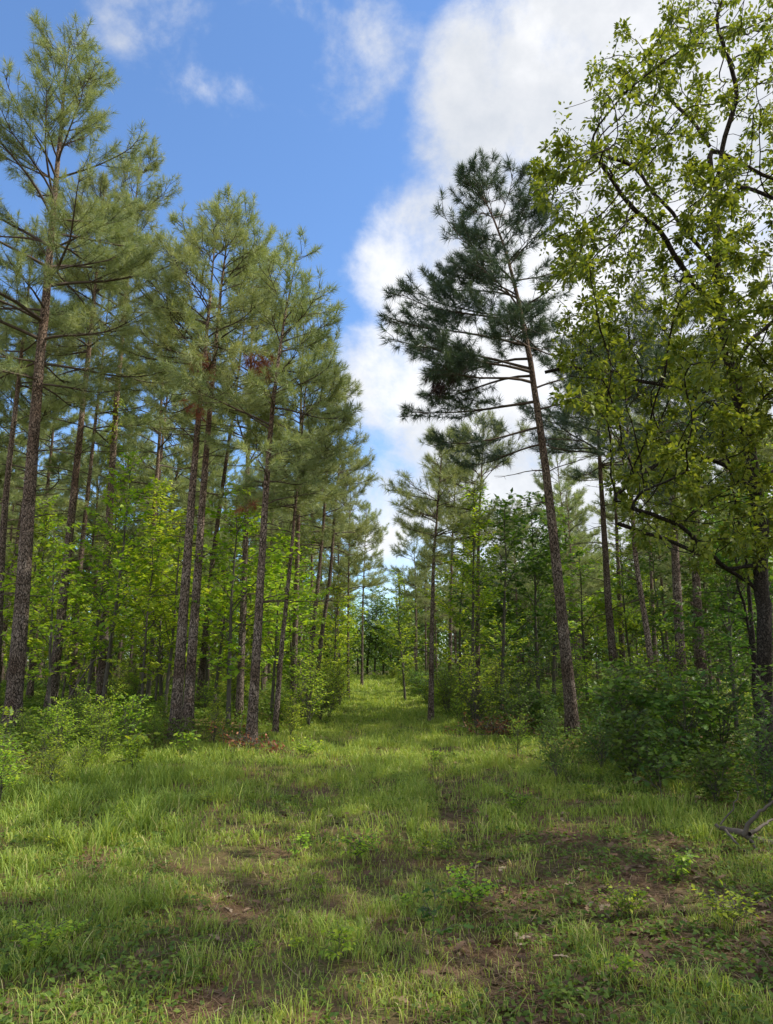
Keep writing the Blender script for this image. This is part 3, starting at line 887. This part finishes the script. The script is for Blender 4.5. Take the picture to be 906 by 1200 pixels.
# ------------------------------------------------------------------ the big oak on the right
def oak():
    rng = np.random.default_rng(8)
    Y0 = 10.2
    base = at(897, 905, Y0); base[2] = float(gz(base[0], Y0))

    def P3(lst, dy0, dy1):
        n = len(lst)
        return np.array([at(x, y, Y0 + dy0 + (dy1 - dy0) * i / (n - 1)) for i, (x, y) in enumerate(lst)])
    trunk = P3([(897, 905), (896, 800), (893, 680), (888, 580), (874, 500), (858, 440), (846, 380), (840, 310), (838, 230), (832, 170)], 0, .2); trunk[0, 2] = base[2] - .1
    limbs = [trunk,
             P3([(840, 310), (815, 285), (790, 250), (765, 228), (745, 195), (718, 185)], .15, -.3),
             P3([(832, 170), (812, 140), (795, 128), (780, 110), (772, 80)], .2, .5),
             P3([(838, 230), (850, 160), (866, 110), (850, 60), (838, 20)], .2, -.3),
             P3([(858, 440), (880, 400), (915, 370), (950, 330)], .1, .6),
             P3([(846, 380), (812, 330), (790, 300), (772, 268), (745, 250), (720, 215), (690, 170)], .1, -.9),
             P3([(874, 500), (830, 470), (790, 455), (752, 448), (715, 434), (672, 430), (640, 436)], 0, .9),
             P3([(888, 580), (850, 545), (815, 532), (775, 540), (745, 560), (715, 590)], 0, -.8),
             P3([(893, 660), (850, 668), (835, 650), (795, 615), (760, 602), (735, 598)], 0, -1.2),
             P3([(893, 690), (840, 660), (800, 640), (760, 625), (725, 615)], 0, -.6),
             P3([(874, 500), (900, 460), (930, 440), (980, 420)], 0, -1.2),
             P3([(888, 560), (930, 540), (980, 530)], 0, .8),
             P3([(832, 170), (870, 195), (905, 210), (950, 200)], .2, .6),
             P3([(838, 230), (870, 215), (890, 225), (930, 240)], .1, -1.0)]
    # resample the guides
    pts = []; par = []
    def addchain(C, start_parent):
        prev = start_parent
        for a, c in zip(C[:-1], C[1:]):
            n = max(1, int(np.linalg.norm(c - a) / .16))
            for i in range(1, n + 1):
                p = a + (c - a) * i / n + rng.normal(0, .018, 3)
                pts.append(p); par.append(prev); prev = len(pts) - 1
        return prev
    pts.append(trunk[0]); par.append(-1)
    addchain(trunk, 0)
    for L in limbs[1:]:
        d = np.linalg.norm(np.array(pts) - L[0], axis=1); addchain(L, int(np.argmin(d)))
    # attractors: clouds of points where the picture shows leaves
    A = []
    spots = [(700, 170, 60, 40), (650, 215, 35, 30), (735, 110, 40, 40), (770, 60, 45, 35), (840, 40, 45, 40), (880, 90, 30, 60), (820, 110, 50, 40), (760, 190, 60, 40),
             (690, 260, 60, 35), (770, 290, 60, 35), (720, 330, 60, 40), (860, 200, 45, 50), (880, 300, 40, 60), (820, 240, 40, 40), (800, 360, 60, 40), (740, 390, 60, 35),
             (860, 400, 50, 50), (690, 400, 35, 30), (800, 440, 60, 35), (730, 470, 50, 25), (860, 500, 50, 40), (780, 520, 50, 30), (830, 570, 50, 40), (880, 600, 30, 50),
             (740, 570, 40, 30), (790, 610, 50, 25), (700, 440, 40, 20), (940, 200, 50, 120), (950, 420, 50, 120), (868, 480, 35, 35), (880, 545, 30, 35), (888, 630, 30, 40), (850, 640, 40, 30), (860, 330, 40, 40), (845, 250, 30, 40), (900, 40, 60, 50), (870, -30, 80, 40), (980, 300, 60, 150), (665, 300, 30, 30)]
    for (cx, cy, sx, sy) in spots:
        k = int(26 + sx * sy / 55)
        for _ in range(k):
            A.append(at(cx + np.clip(rng.normal(0, .62), -1.15, 1.15) * sx, cy + np.clip(rng.normal(0, .62), -1.15, 1.15) * sy, Y0 + rng.normal(-.1, 1.15)))
    A = np.array(A)
    A = A[A[:, 2] > 2.6]
    pts = np.array(pts); par = list(par)
    alive = np.ones(len(A), bool)
    nearest = np.full(len(A), -1); nd = np.full(len(A), 1e9)

    def upd(i0):
        nonlocal nearest, nd
        for s in range(i0, len(pts), 400):
            blk = pts[s:s + 400]
            d = np.linalg.norm(A[:, None] - blk[None], axis=2); j = d.argmin(1); m = d[np.arange(len(A)), j]
            u = m < nd; nd[u] = m[u]; nearest[u] = j[u] + s
    upd(0)
    guide_n = len(pts)
    for it in range(60):
        act = alive & (nd < 2.6)
        if not act.any():
            break
        src = np.unique(nearest[act]); newp = []; newpar = []
        for sidx in src:
            w = A[act & (nearest == sidx)] - pts[sidx]
            d = nrm(nrm(w).mean(0) + rng.normal(0, .22, 3))
            newp.append(pts[sidx] + d * .15); newpar.append(int(sidx))
        i0 = len(pts); pts = np.concatenate([pts, newp]); par += newpar
        upd(i0)
        alive &= nd > .22
    par = np.array(par)
    n = len(pts)
    kids = [[] for _ in range(n)]
    for i in range(1, n):
        kids[par[i]].append(i)
    e = 2.35; tipr = .0055
    rad = np.zeros(n)
    order = np.arange(n)[::-1]
    # children always come after parents in the list
    acc = np.zeros(n)
    for i in order:
        rad[i] = (acc[i] if kids[i] else tipr ** e)
        if par[i] >= 0:
            acc[par[i]] += rad[i]
    rad = rad ** (1 / e)
    rad[:guide_n] = np.maximum(rad[:guide_n], .028)
    print('oak nodes', n, 'base radius', rad[0])
    rad *= np.interp(rad, [0, rad[0]], [1.0, .155 / rad[0] if rad[0] > .155 else 1.0])
    tg = Geo(); cg = Geo()
    # chains
    done = np.zeros(n, bool)
    heads = [(0, -1)]
    while heads:
        i, p = heads.pop()
        chain = ([p] if p >= 0 else []) + [i]
        while kids[i]:
            ks = sorted(kids[i], key=lambda k: -rad[k])
            for k in ks[1:]:
                heads.append((k, i))
            i = ks[0]; chain.append(i)
        C = pts[chain]; rr = rad[chain].copy()
        if p >= 0:
            rr[0] = rr[1]
        if len(C) > 4:
            C2 = C.copy(); C2[1:-1] = .25 * C[:-2] + .5 * C[1:-1] + .25 * C[2:]; C = C2
        if len(C) < 2:
            continue
        big = rr.max() > .05
        tube(tg if big else cg, C - base, rr, 9 if big else (5 if rr.max() > .02 else 3), 0)
    # leaves on slim nodes
    LP, LD, LN = [], [], []
    for i in range(guide_n, n):
        if rad[i] > .013:
            continue
        d = nrm(pts[i] - pts[par[i]])
        q_ = float(vnoise(pts[i][0] * 1.0 + pts[i][2] * .7, pts[i][1] + pts[i][2] * 1.1, 1.6, 71))
        dens_ = min(1.3, max(.08, (q_ - .24) * 2.3)) * float(np.interp(pts[i][2], [5, 8, 11], [1.0, .78, .62]))
        k = rng.poisson((10 if kids[i] else 80) * dens_)
        c_ = pts[i] + rng.normal(0, .03, 3)
        for _ in range(k):
            u_ = nrm(rng.normal(0, 1, 3) + d * .6 + UP * .2)
            LP.append(c_ + u_ * rng.uniform(.01, .11) - base); LD.append(u_ + np.array([0, 0, -.35]) + rng.normal(0, .25, 3)); LN.append(UP * .7 + rng.normal(0, .5, 3))
    print('oak leaves', len(LP))
    leaves(cg, LP, LD, LN, rng.uniform(.045, .10, len(LP)), .55, rng, 1, LEAF_S)
    root = thing('oak_tree', 'big crooked oak with yellow green leaves reaching over the clearing from the right', 'oak tree', tuple(base))
    ob('trunk', tg.mesh('trunk', [M_OAKB]), root)
    ob('crown', cg.mesh('crown', [M_OAKB, M_OAKL]), root)


oak()

# ------------------------------------------------------------------ young broadleaf trees
YT = [make_broad('young_tree', 'young tree', broadleaf(500, 6.0, 1.8, .18, .15, .62, 5.6, node=.07)),
      make_broad('young_tree', 'young tree', broadleaf(501, 4.6, 1.7, .16, .145, .62, 6.4, node=.07)),
      make_broad('young_tree', 'young tree', broadleaf(502, 7.0, 1.9, .24, .15, .62, 5.2, node=.07)),
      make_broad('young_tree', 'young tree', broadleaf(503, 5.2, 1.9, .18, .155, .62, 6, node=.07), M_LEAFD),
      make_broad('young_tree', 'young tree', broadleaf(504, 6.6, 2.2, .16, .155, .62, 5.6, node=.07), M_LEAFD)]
rng = np.random.default_rng(61)
key_yt = [  # px of stem, depth, prototype, scale, label
    (100, 20.5, 0, .95, 'bright young tree spreading between the thick pine and the vine wrapped pine'),
    (165, 18.5, 1, .95, 'bright low young tree right of the vine wrapped pine'),
    (172, 24, 2, 1.0, 'tall young tree filling the gap left of the close pair of pines'),
    (268, 17.2, 1, 1.15, 'yellow green young tree between the close pair and the single dark pine'),
    (250, 21, 0, .9, 'leafy young tree behind the close pair of pines'),
    (345, 23, 0, .85, 'young tree behind the round bright shrub by the trail'),
    (388, 30, 1, 1.0, 'bright young tree beside the two crossing pine trunks'),
    (475, 30, 0, .8, 'slim light green young tree at the right trail margin far along'),
    (540, 25, 0, .95, 'light green young tree right of the small straight pine'),
    (588, 21, 3, 1.15, 'dense dark young tree left of the leaning pine trunk'),
    (632, 22.5, 4, .95, 'broad dark young tree directly behind the leaning pine'),
    (690, 24, 1, 1.05, 'sunlit young tree in the gap right of the leaning pine'),
    (20, 21, 0, .9, 'young tree half hidden behind the thick pine at the left edge'),
    (862, 13.2, 4, .62, 'dark leafy young tree between the oak sapling and the broad shaded pine'),
    (905, 12.2, 3, .85, 'dark young tree behind the foot of the big oak'),
    (58, 17.2, 1, .95, 'young tree with bright layered leaves just right of the thick pine trunk'),
    (192, 18.6, 1, 1.05, 'bright young tree directly left of the close pair of pines'),
    (318, 19.8, 1, 1.0, 'lime green young tree seen between the single dark pine and the slim tilted pine'),
    (650, 27, 4, 1.05, 'tall dark young tree closing the gap right behind the leaning pine trunk'),
    (745, 23, 0, .85, 'young tree glowing green behind the dark bent pine'),
]
for px_, Y, k, s, lab in key_yt:
    p = at(px_, 840, Y); place(YT[k], (p[0], Y, float(gz(p[0], Y))), rng.uniform(0, 2 * PI), (s, s, s), lab)
    taken.append((p[0], Y))
n = 0
while n < 140:
    y = 19 + 55 * rng.random() ** 1.2; sd = -1 if rng.random() < .6 else 1
    x = -rng.uniform(edge_l(y) + .8, .552 * y + 1) if sd < 0 else rng.uniform(edge_r(y) + .8, .51 * y + 1)
    if not free(x, y, .9):
        continue
    if sd > 0 and y > 20 and x < edge_r(y) + 2.6 and rng.random() < .7:
        continue
    taken.append((x, y)); n += 1
    k = int(rng.integers(0, 3)) if sd < 0 else int(rng.choice([0, 1, 2, 3, 3, 4, 4]))
    s = rng.uniform(.65, 1.15)
    far = y > 36
    lab = ('leafy young tree in the distant understorey' if far else 'leafy young tree in the understorey') + (' of the left pine stand' if sd < 0 else ' of the shaded right wood')
    place(YT[k], (x, y, float(gz(x, y))), rng.uniform(0, 2 * PI), (s, s, s * rng.uniform(.9, 1.1)), lab, 'young trees of the ' + ('far ' if far else '') + ('left' if sd < 0 else 'right') + ' understorey')
# trees closing the far end of the trail
for i, (x, y, k, s) in enumerate([(-2.2, 68, 4, .95), (-.6, 72, 3, 1.1), (.9, 70, 4, 1.0), (2.4, 69, 3, 1.2), (-3.6, 70, 4, 1.05), (.2, 76, 4, 1.2), (-1.6, 78, 2, 1.1), (1.9, 77, 4, 1.15), (3.8, 74, 4, 1.1), (-4.6, 75, 3, 1.2)]):
    place(YT[k], (x, y, 0), rng.uniform(0, 2 * PI), (s * 1.5, s * 1.5, s * 1.1), 'dark leafy tree closing the far end of the grassy trail', 'trees closing the end of the trail')

# ------------------------------------------------------------------ the wood beyond, one mass
def far_wood():
    rng = np.random.default_rng(66); g = Geo()
    nc = 5200
    y = rng.uniform(58, 125, nc); x = rng.uniform(-1, 1, nc) * (.62 * y + 4)
    hole = (np.abs(x) < 2.0) & (y < 80)
    x = x[~hole]; y = y[~hole]; nc = len(x)
    top = np.where(np.abs(x) < 5, 5.0, np.where(x < -9, 12.5, 10.0))
    z = rng.random(nc) ** .8 * top
    K = 46
    P = np.repeat(np.stack([x, y, z], 1), K, 0) + rng.normal(0, 1, (nc * K, 3)) * [1.0, 1.0, .55]
    P[:, 2] = np.abs(P[:, 2])
    leaves(g, P, rng.normal(0, 1, P.shape), UP + rng.normal(0, .6, P.shape), rng.uniform(.22, .42, len(P)), .65, rng, 0, LEAF_S)
    nt_ = 170
    for k in range(nt_):
        yy = rng.uniform(64, 110); xx = rng.uniform(-1, 1) * (.6 * yy)
        if abs(xx) < 3:
            continue
        tube(g, [[xx, yy, -.1], [xx + rng.normal(0, .2), yy, 5], [xx + rng.normal(0, .3), yy, 10]], [.16, .13, .08], 5, 1)
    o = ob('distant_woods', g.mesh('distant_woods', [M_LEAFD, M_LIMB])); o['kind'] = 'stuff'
    o['label'] = 'dense dark green wood in the distance behind all the trunks'


far_wood()

# ------------------------------------------------------------------ shrubs
SH = [make_broad('shrub', 'shrub', broadleaf(600, 1.5, .62, .08, .075, .6, 9, .012, stems=5, node=.06)),
      make_broad('shrub', 'shrub', broadleaf(601, 1.1, .55, .08, .085, .62, 10, .010, stems=4, node=.06, tmpl=LEAF_L)),
      make_broad('shrub', 'shrub', broadleaf(602, 1.8, .7, .1, .07, .6, 8, .012, stems=5, node=.06)),
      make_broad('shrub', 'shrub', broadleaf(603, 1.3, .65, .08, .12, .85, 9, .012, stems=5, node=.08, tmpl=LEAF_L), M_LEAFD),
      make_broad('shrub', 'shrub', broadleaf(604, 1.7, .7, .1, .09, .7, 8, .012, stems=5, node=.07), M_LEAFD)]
rng = np.random.default_rng(71)
key_sh = [
    (-4, 9.6, 1, .85, 'bright leafy shrub cut by the left frame edge, nearest of the left bank'),
    (6, 8.7, 1, .6, 'large leaved pale shrub in the lower left, half out of the picture'),
    (62, 9.5, 0, .40, 'tiny yellow green shrub in the grass before the left bank'),
    (96, 10.3, 2, .36, 'knee high feathery shrub in front of the left bank'),
    (158, 10.9, 1, .45, 'small pale lobed shrub out in the grass of the left bank'),
    (652, 10.3, 4, .42, 'low dark shrub leading into the grass left of the right thicket'),
    (606, 12.6, 2, .38, 'low wispy shrub in the sunny grass before the leaning pine'),
    (835, 8.7, 3, .5, 'broad leaved low shrub behind the fallen branch'),
    (890, 8.0, 4, .55, 'dark shrub at the right picture edge beside the fallen branch'),
    (50, 11.2, 1, .5, 'low bright shrub spilling into the grass from the left bank'),
    (120, 11.8, 0, .5, 'small round shrub at the front of the left bank'),
    (30, 13.4, 0, .42, 'shrub at the foot of the thick pine'),
    (70, 12.6, 0, .6, 'low dense shrub right of the thick pine foot'),
    (110, 13.2, 2, .6, 'feathery yellow green shrub in the middle of the left bank'),
    (146, 13.0, 1, .85, 'shrub with large pale lobed leaves left of the close pair of pines'),
    (182, 14.4, 0, .36, 'shrub at the left foot of the close pair of pines'),
    (250, 14.6, 2, .5, 'wispy shrub between the close pair and the single dark pine'),
    (340, 16.6, 0, .5, 'small pale shrub behind the slim tilted pine'),
    (362, 18.0, 0, 1.05, 'round bright shrub at the left margin of the trail'),
    (386, 20.5, 2, .85, 'darker shrub just beyond the round bright shrub'),
    (398, 26, 0, .9, 'shrub further along the left trail margin, under the crossing trunks'),
    (560, 17.5, 0, 1.15, 'rounded green brush right of the small straight pine'),
    (600, 17.0, 2, .9, 'loose shrub with arching stems left of the leaning pine foot'),
    (525, 22, 0, .9, 'shrub behind the small straight pine foot'),
    (648, 14.9, 4, .42, 'shrub growing against the foot of the leaning pine'),
    (722, 13.4, 4, .85, 'dim shrub right of the leaning pine foot'),
    (745, 12.0, 3, 1.1, 'dark dense shrub with big leaves in the middle of the right thicket'),
    (800, 11.2, 3, 1.0, 'dark broad leaved shrub below the grey flaky pine'),
    (704, 11.2, 4, .5, 'low dark shrub at the front edge of the right thicket'),
    (845, 11.6, 4, .9, 'thin shaded shrub between the right thicket and the oak sapling'),
    (900, 9.4, 4, .8, 'dark shrub at the foot of the big oak'),
    (770, 9.6, 3, .55, 'small shrub with pale flat leaves in front of the dark thicket'),
    (742, 10.2, 3, .7, 'leafy shrub filling the left front of the dark thicket'),
]
for px_, Y, k, s, lab in key_sh:
    p = at(px_, 880, Y); place(SH[k], (p[0], Y, float(gz(p[0], Y))), rng.uniform(0, 2 * PI), (s, s, s), lab)
n = 0
while n < 120:
    y = 12.5 + 40 * rng.random() ** 1.5; sd = -1 if rng.random() < .5 else 1
    e = float(edge_l(y) if sd < 0 else edge_r(y))
    x = sd * (e + .25 + abs(rng.normal(0, 1)) * (1.8 + .12 * y))
    if not in_view(x, y, .5) or not free(x, y, .35):
        continue
    if any(abs(x / y - a / c) < .07 and y < c + .3 for a, c in ((-7.3, 15.2), (-4.05, 15.3), (3.95, 15.4), (-2.4, 14.9))):
        continue
    n += 1
    k = int(rng.choice([0, 1, 2])) if sd < 0 else int(rng.choice([0, 2, 3, 4, 4]))
    s = rng.uniform(.55, 1.1); far = y > 25
    if sd < 0 and y < 19:
        s *= .6
    place(SH[k], (x, y, float(gz(x, y))), rng.uniform(0, 2 * PI), (s * rng.uniform(.9, 1.2), s, s * rng.uniform(.8, 1.1)),
          'leafy shrub under the ' + ('distant ' if far else '') + ('pines left of the trail' if sd < 0 else 'trees right of the trail'), 'shrubs of the ' + ('far ' if far else '') + ('left' if sd < 0 else 'right') + ' understorey')

for i in range(64):
    sd = -1 if i % 2 else 1
    y = (17 if sd < 0 else 19) + 42 * rng.random() ** 1.2
    x = sd * (float(edge_l(y) if sd < 0 else edge_r(y)) + rng.uniform(.15, .8))
    s = rng.uniform(.3, .7)
    place(SH[int(rng.choice([0, 1, 2]))], (x, y, float(gz(x, y))), rng.uniform(0, 2 * PI), (s * 1.2, s * 1.1, s),
          'bright low shrub lining the ' + ('left' if sd < 0 else 'right') + ' margin of the grassy lane', 'shrubs lining the ' + ('left' if sd < 0 else 'right') + ' of the lane')

# crooked oak sapling on the right
def sapling():
    rng = np.random.default_rng(91); Y0 = 10.8
    base = at(893, 915, Y0); base[2] = float(gz(base[0], Y0))
    tg = Geo(); cg = Geo(); LP, LD, LN = [], [], []
    for lst, r0 in (([(893, 915), (888, 850), (884, 780), (880, 720), (872, 640), (862, 590), (852, 530), (843, 480)], .045),
                    ([(884, 800), (878, 740), (866, 690), (860, 620), (850, 560)], .028), ([(886, 820), (896, 780), (905, 750)], .022)):
        C = np.array([at(x, y, Y0 + .1 * i * (1 if r0 < .04 else 0)) for i, (x, y) in enumerate(lst)]) - base
        t = np.linspace(0, 1, 18); C = np.stack([np.interp(t, np.linspace(0, 1, len(C)), C[:, k]) for k in range(3)], 1) + rng.normal(0, .012, (18, 3))
        tube(tg, C, r0 * (1 - .75 * t), 7, 0)
        for k in range(13):
            i = rng.integers(5, 18)
            bp = limb_path(C[i], rng.uniform(0, 2 * PI), rng.uniform(5, 40), rng.uniform(.4, 1.1), rng, 6, 5, -20, .25)
            tube(cg, bp, np.linspace(.009, .003, 6), 4, 0)
            for q in range(22):
                j = rng.integers(2, 6); LP.append(bp[j] + rng.normal(0, .10, 3)); LD.append(rng.normal(0, 1, 3) * [1, 1, .4]); LN.append(UP + rng.normal(0, .35, 3))
    leaves(cg, LP, LD, LN, rng.uniform(.07, .13, len(LP)), .6, rng, 1, LEAF_L)
    root = thing('young_tree', 'dark crooked sapling with forked stems in front of the big oak', 'young tree', tuple(base))
    ob('trunk', tg.mesh('trunk', [M_OAKB]), root); ob('crown', cg.mesh('crown', [M_OAKB, M_LEAFD]), root)


sapling()

# ------------------------------------------------------------------ seedlings in the grass
SD = [make_broad('seedling', 'seedling', broadleaf(700, .38, .2, .15, .075, .75, 18, .004, stems=2, node=.05, tmpl=LEAF_L)),
      make_broad('seedling', 'seedling', broadleaf(701, .28, .22, .1, .06, .6, 22, .003, stems=3, node=.045)),
      make_broad('seedling', 'seedling', broadleaf(702, .5, .22, .2, .09, .8, 12, .005, stems=1, node=.06, tmpl=LEAF_L), M_LEAFD)]
rng = np.random.default_rng(81)
key_sd = [(150, 11.2, 0, 1.3, 'low pale lobed seedling at the front of the left bank'), (215, 12.6, 0, 1.0, 'lobed seedling in the grass below the close pair of pines'),
          (505, 4.6, 2, .62, 'small broad leaved seedling beside the right wheel track'), (60, 4.6, 1, .6, 'tuft of weed low in the left front corner of the grass'),
          (780, 8.6, 2, 1.1, 'pale flat leaved seedling in front of the dark thicket'), (610, 8.4, 1, .7, 'fine leaved weed at the edge of the bare earth right of the trail'),
          (555, 5.4, 1, .8, 'small fine weed on the bare earth between the wheel tracks and thicket'), (850, 4.9, 1, .7, 'ferny weed in the right front corner'),
          (800, 6.0, 0, .5, 'lobed seedling near the fallen branch'), (355, 12.5, 1, 1.0, 'weed standing in the sunny grass left of the trail middle'),
          (720, 5.2, 1, .55, 'spreading weed on the leaf strewn ground right of the trail'), (420, 6.5, 1, .7, 'tiny weed in the middle strip between the wheel tracks')]
for px_, Y, k, s, lab in key_sd:
    p = at(px_, 1000, Y); place(SD[k], (p[0], Y, float(gz(p[0], Y))), rng.uniform(0, 2 * PI), (s, s, s), lab)
for i in range(46):
    y = rng.uniform(4, 13); x = rng.uniform(-1, 1) * (.5 * y)
    s = rng.uniform(.2, .5)
    place(SD[int(rng.integers(0, 2))], (x, y, float(gz(x, y))), rng.uniform(0, 2 * PI), (s, s, s), 'small leafy weed poking out of the trail grass', 'weeds in the trail grass')


# ------------------------------------------------------------------ dead wood
def dead_branch():
    Y0 = 6.9; rng = np.random.default_rng(95)
    base = at(880, 985, Y0); base[2] = float(gz(base[0], Y0))
    g = Geo()

    def br(lst, r, dy=0.0, n=14):
        C = np.array([at(x, y, Y0 + dy * i / (len(lst) - 1)) for i, (x, y) in enumerate(lst)]) - base
        t = np.linspace(0, 1, n); C = np.stack([np.interp(t, np.linspace(0, 1, len(C)), C[:, k]) for k in range(3)], 1) + rng.normal(0, .006, (n, 3))
        tube(g, C, r * (1 - .7 * t), 7, 0)
    br([(838, 968), (850, 972), (866, 974), (880, 982), (900, 990), (925, 1000)][::-1], .055, .3)
    br([(874, 978), (880, 962), (892, 950), (906, 940), (920, 934)], .022, -.2)
    br([(876, 978), (888, 972), (900, 964), (918, 960)], .02, .2)
    br([(850, 972), (866, 990), (884, 1006), (900, 1018)], .012, -.4)
    br([(842, 966), (858, 950), (866, 930), (860, 925)], .008, -.1)
    br([(880, 985), (890, 1000), (915, 1010)], .014, -.3)
    o = ob('fallen_branch', g.mesh('fallen_branch', [M_DEADW])); o.location = base
    tag(o, 'bare grey fallen branch with forked twigs lying at the right edge', 'branch')
    # a broken dead stem leaning in the left stand
    g = Geo(); Y0 = 17; base = at(70, 850, Y0); base[2] = float(gz(base[0], Y0))
    br([(70, 850), (82, 815), (95, 795), (108, 775), (122, 768)], .03)
    br([(90, 800), (98, 778), (100, 765)], .012); br([(82, 815), (100, 808), (112, 806)], .012)
    o = ob('dead_stem', g.mesh('dead_stem', [M_DEADW])); o.location = base
    tag(o, 'pale broken dead stem leaning among the left pines', 'dead stem')


dead_branch()


def brush_pile(label, px_, py_, Y, w, h, seed, n=90, m=None, k_=1.0):
    rng = np.random.default_rng(seed); base = at(px_, py_, Y); base[2] = float(gz(base[0], Y))
    g = Geo(); LP, LD, LN = [], [], []
    for k in range(n):
        a = rng.uniform(0, 2 * PI); p = np.array([rng.normal(0, w * .35), rng.normal(0, w * .25), abs(rng.normal(0, h * .3))])
        bp = limb_path(p, a, rng.uniform(-5, 45), rng.uniform(.2, .7) * k_, rng, 5, 5, -20, .3)
        tube(g, bp, np.linspace(.008 * k_, .002 * k_, 5), 3, 0, rng.random())
        for q in range(5):
            LP.append(bp[rng.integers(1, 5)] + rng.normal(0, .04, 3)); LD.append(rng.normal(0, 1, 3)); LN.append(rng.normal(0, 1, 3))
    leaves(g, LP, LD, LN, rng.uniform(.04, .09, len(LP)), .5, rng, 1)
    o = ob('brush_pile', g.mesh('brush_pile', [M_DEADW, m or M_DEAD])); o.location = base; tag(o, label, 'brush pile')


brush_pile('heap of dry twigs and brown leaves below the rounded green brush', 592, 856, 16.2, 1.1, .5, 1, 130)
brush_pile('small rusty heap of dead leaves at the foot of the single dark pine', 284, 886, 13.9, .4, .35, 2, 40)
brush_pile('little reddish tuft of dead leaves in grass right of the single dark pine', 322, 890, 13.6, .22, .2, 3, 18, None, .6)

# ------------------------------------------------------------------ light
SUN_EL, SUN_AZ = math.radians(54), math.radians(87)      # azimuth clockwise from +Y
sd = bpy.data.lights.new('sun', 'SUN'); sd.energy = 5.0; sd.angle = math.radians(.53); sd.color = (1, .93, .80)
so = bpy.data.objects.new('sun', sd); COL.objects.link(so)
v = Vector((math.sin(SUN_AZ) * math.cos(SUN_EL), math.cos(SUN_AZ) * math.cos(SUN_EL), math.sin(SUN_EL)))
so.rotation_euler = v.to_track_quat('Z', 'Y').to_euler(); so.location = (20, 5, 30)

w = bpy.data.worlds.new('World'); SC.world = w; w.use_nodes = True
nt = w.node_tree; nt.nodes.clear(); ln = nt.links
sky = N(nt, 'ShaderNodeTexSky', sky_type='NISHITA', sun_disc=False, sun_elevation=SUN_EL, sun_rotation=SUN_AZ, air_density=1.0, dust_density=.4, ozone_density=2.2)
tc = N(nt, 'ShaderNodeTexCoord'); gen = tc.outputs['Generated']


def math_(op, a, b=None, c=None, clamp=False):
    n = N(nt, 'ShaderNodeMath', operation=op, use_clamp=clamp)
    for i, s in enumerate((a, b, c)):
        if s is None:
            continue
        if isinstance(s, (int, float)):
            n.inputs[i].default_value = s
        else:
            ln.new(s, n.inputs[i])
    return n.outputs[0]


SKY_K, CLOUD_K = .10, .10
blobs = [(860, 60, 230, 1.0), (720, 90, 150, 1.0), (610, 110, 110, .85), (560, 170, 80, .6), (640, 220, 130, .9), (500, 310, 95, .85), (580, 370, 130, .9), (470, 450, 90, .7),
         (560, 520, 140, .8), (450, 590, 70, .7), (760, 420, 240, 1.0), (900, 600, 400, 1.0), (285, 15, 95, .36), (330, 60, 70, .33), (400, 85, 60, .33), (450, 50, 55, .34), (180, 0, 70, .30)]
mask = None
for (bx, by, br_, wt) in blobs:
    d = ray(bx, by); a_out = br_ / 900.0
    dp = N(nt, 'ShaderNodeVectorMath', operation='DOT_PRODUCT'); ln.new(gen, dp.inputs[0]); dp.inputs[1].default_value = tuple(d)
    mr = N(nt, 'ShaderNodeMapRange', interpolation_type='SMOOTHSTEP', i_From_Min=math.cos(a_out * 1.3), i_From_Max=math.cos(a_out * .45), i_To_Min=0.0, i_To_Max=wt)
    ln.new(dp.outputs['Value'], mr.inputs[0])
    mask = mr.outputs[0] if mask is None else math_('SMOOTH_MAX', mask, mr.outputs[0], .1)
# unseen broken cloud added outside the view for whiter fill light
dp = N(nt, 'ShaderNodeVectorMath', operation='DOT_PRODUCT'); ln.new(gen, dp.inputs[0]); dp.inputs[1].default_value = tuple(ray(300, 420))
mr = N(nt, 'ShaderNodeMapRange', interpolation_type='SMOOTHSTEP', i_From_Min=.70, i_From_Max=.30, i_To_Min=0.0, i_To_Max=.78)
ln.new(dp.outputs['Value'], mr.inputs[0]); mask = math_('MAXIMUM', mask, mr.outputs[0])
mp = N(nt, 'ShaderNodeMapping'); mp.inputs['Scale'].default_value = (1, 1, 1.15); ln.new(gen, mp.inputs[0])
n1 = N(nt, 'ShaderNodeTexNoise', i_Scale=6.5, i_Detail=12.0, i_Roughness=.62, i_Distortion=.15); ln.new(mp.outputs[0], n1.inputs['Vector'])
n2 = N(nt, 'ShaderNodeTexNoise', i_Scale=5.0, i_Detail=9.0, i_Roughness=.6); ln.new(mp.outputs[0], n2.inputs['Vector'])
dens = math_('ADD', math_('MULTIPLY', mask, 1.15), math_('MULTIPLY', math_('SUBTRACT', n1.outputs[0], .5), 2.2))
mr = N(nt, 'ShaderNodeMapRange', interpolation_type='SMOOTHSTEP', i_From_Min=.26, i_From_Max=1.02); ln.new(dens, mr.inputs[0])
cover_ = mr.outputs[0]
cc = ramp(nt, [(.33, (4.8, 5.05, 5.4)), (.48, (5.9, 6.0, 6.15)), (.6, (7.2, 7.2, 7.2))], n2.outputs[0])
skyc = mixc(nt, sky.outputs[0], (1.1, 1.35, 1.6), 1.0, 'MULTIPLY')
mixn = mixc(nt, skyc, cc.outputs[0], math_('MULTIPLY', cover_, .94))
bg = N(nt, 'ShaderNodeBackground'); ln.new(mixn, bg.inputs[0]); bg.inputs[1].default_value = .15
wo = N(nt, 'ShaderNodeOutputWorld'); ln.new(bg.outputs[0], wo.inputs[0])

# ------------------------------------------------------------------ render settings
SC.view_settings.view_transform = 'Standard'
SC.view_settings.look = 'None'
SC.view_settings.exposure = 0
SC.cycles.max_bounces = 8
SC.cycles.diffuse_bounces = 4
SC.cycles.transmission_bounces = 6
SC.cycles.use_denoising = True
SC.cycles.sample_clamp_indirect = 6
print('triangles', sum(len(m.polygons) for m in bpy.data.meshes), 'objects', len(COL.objects))
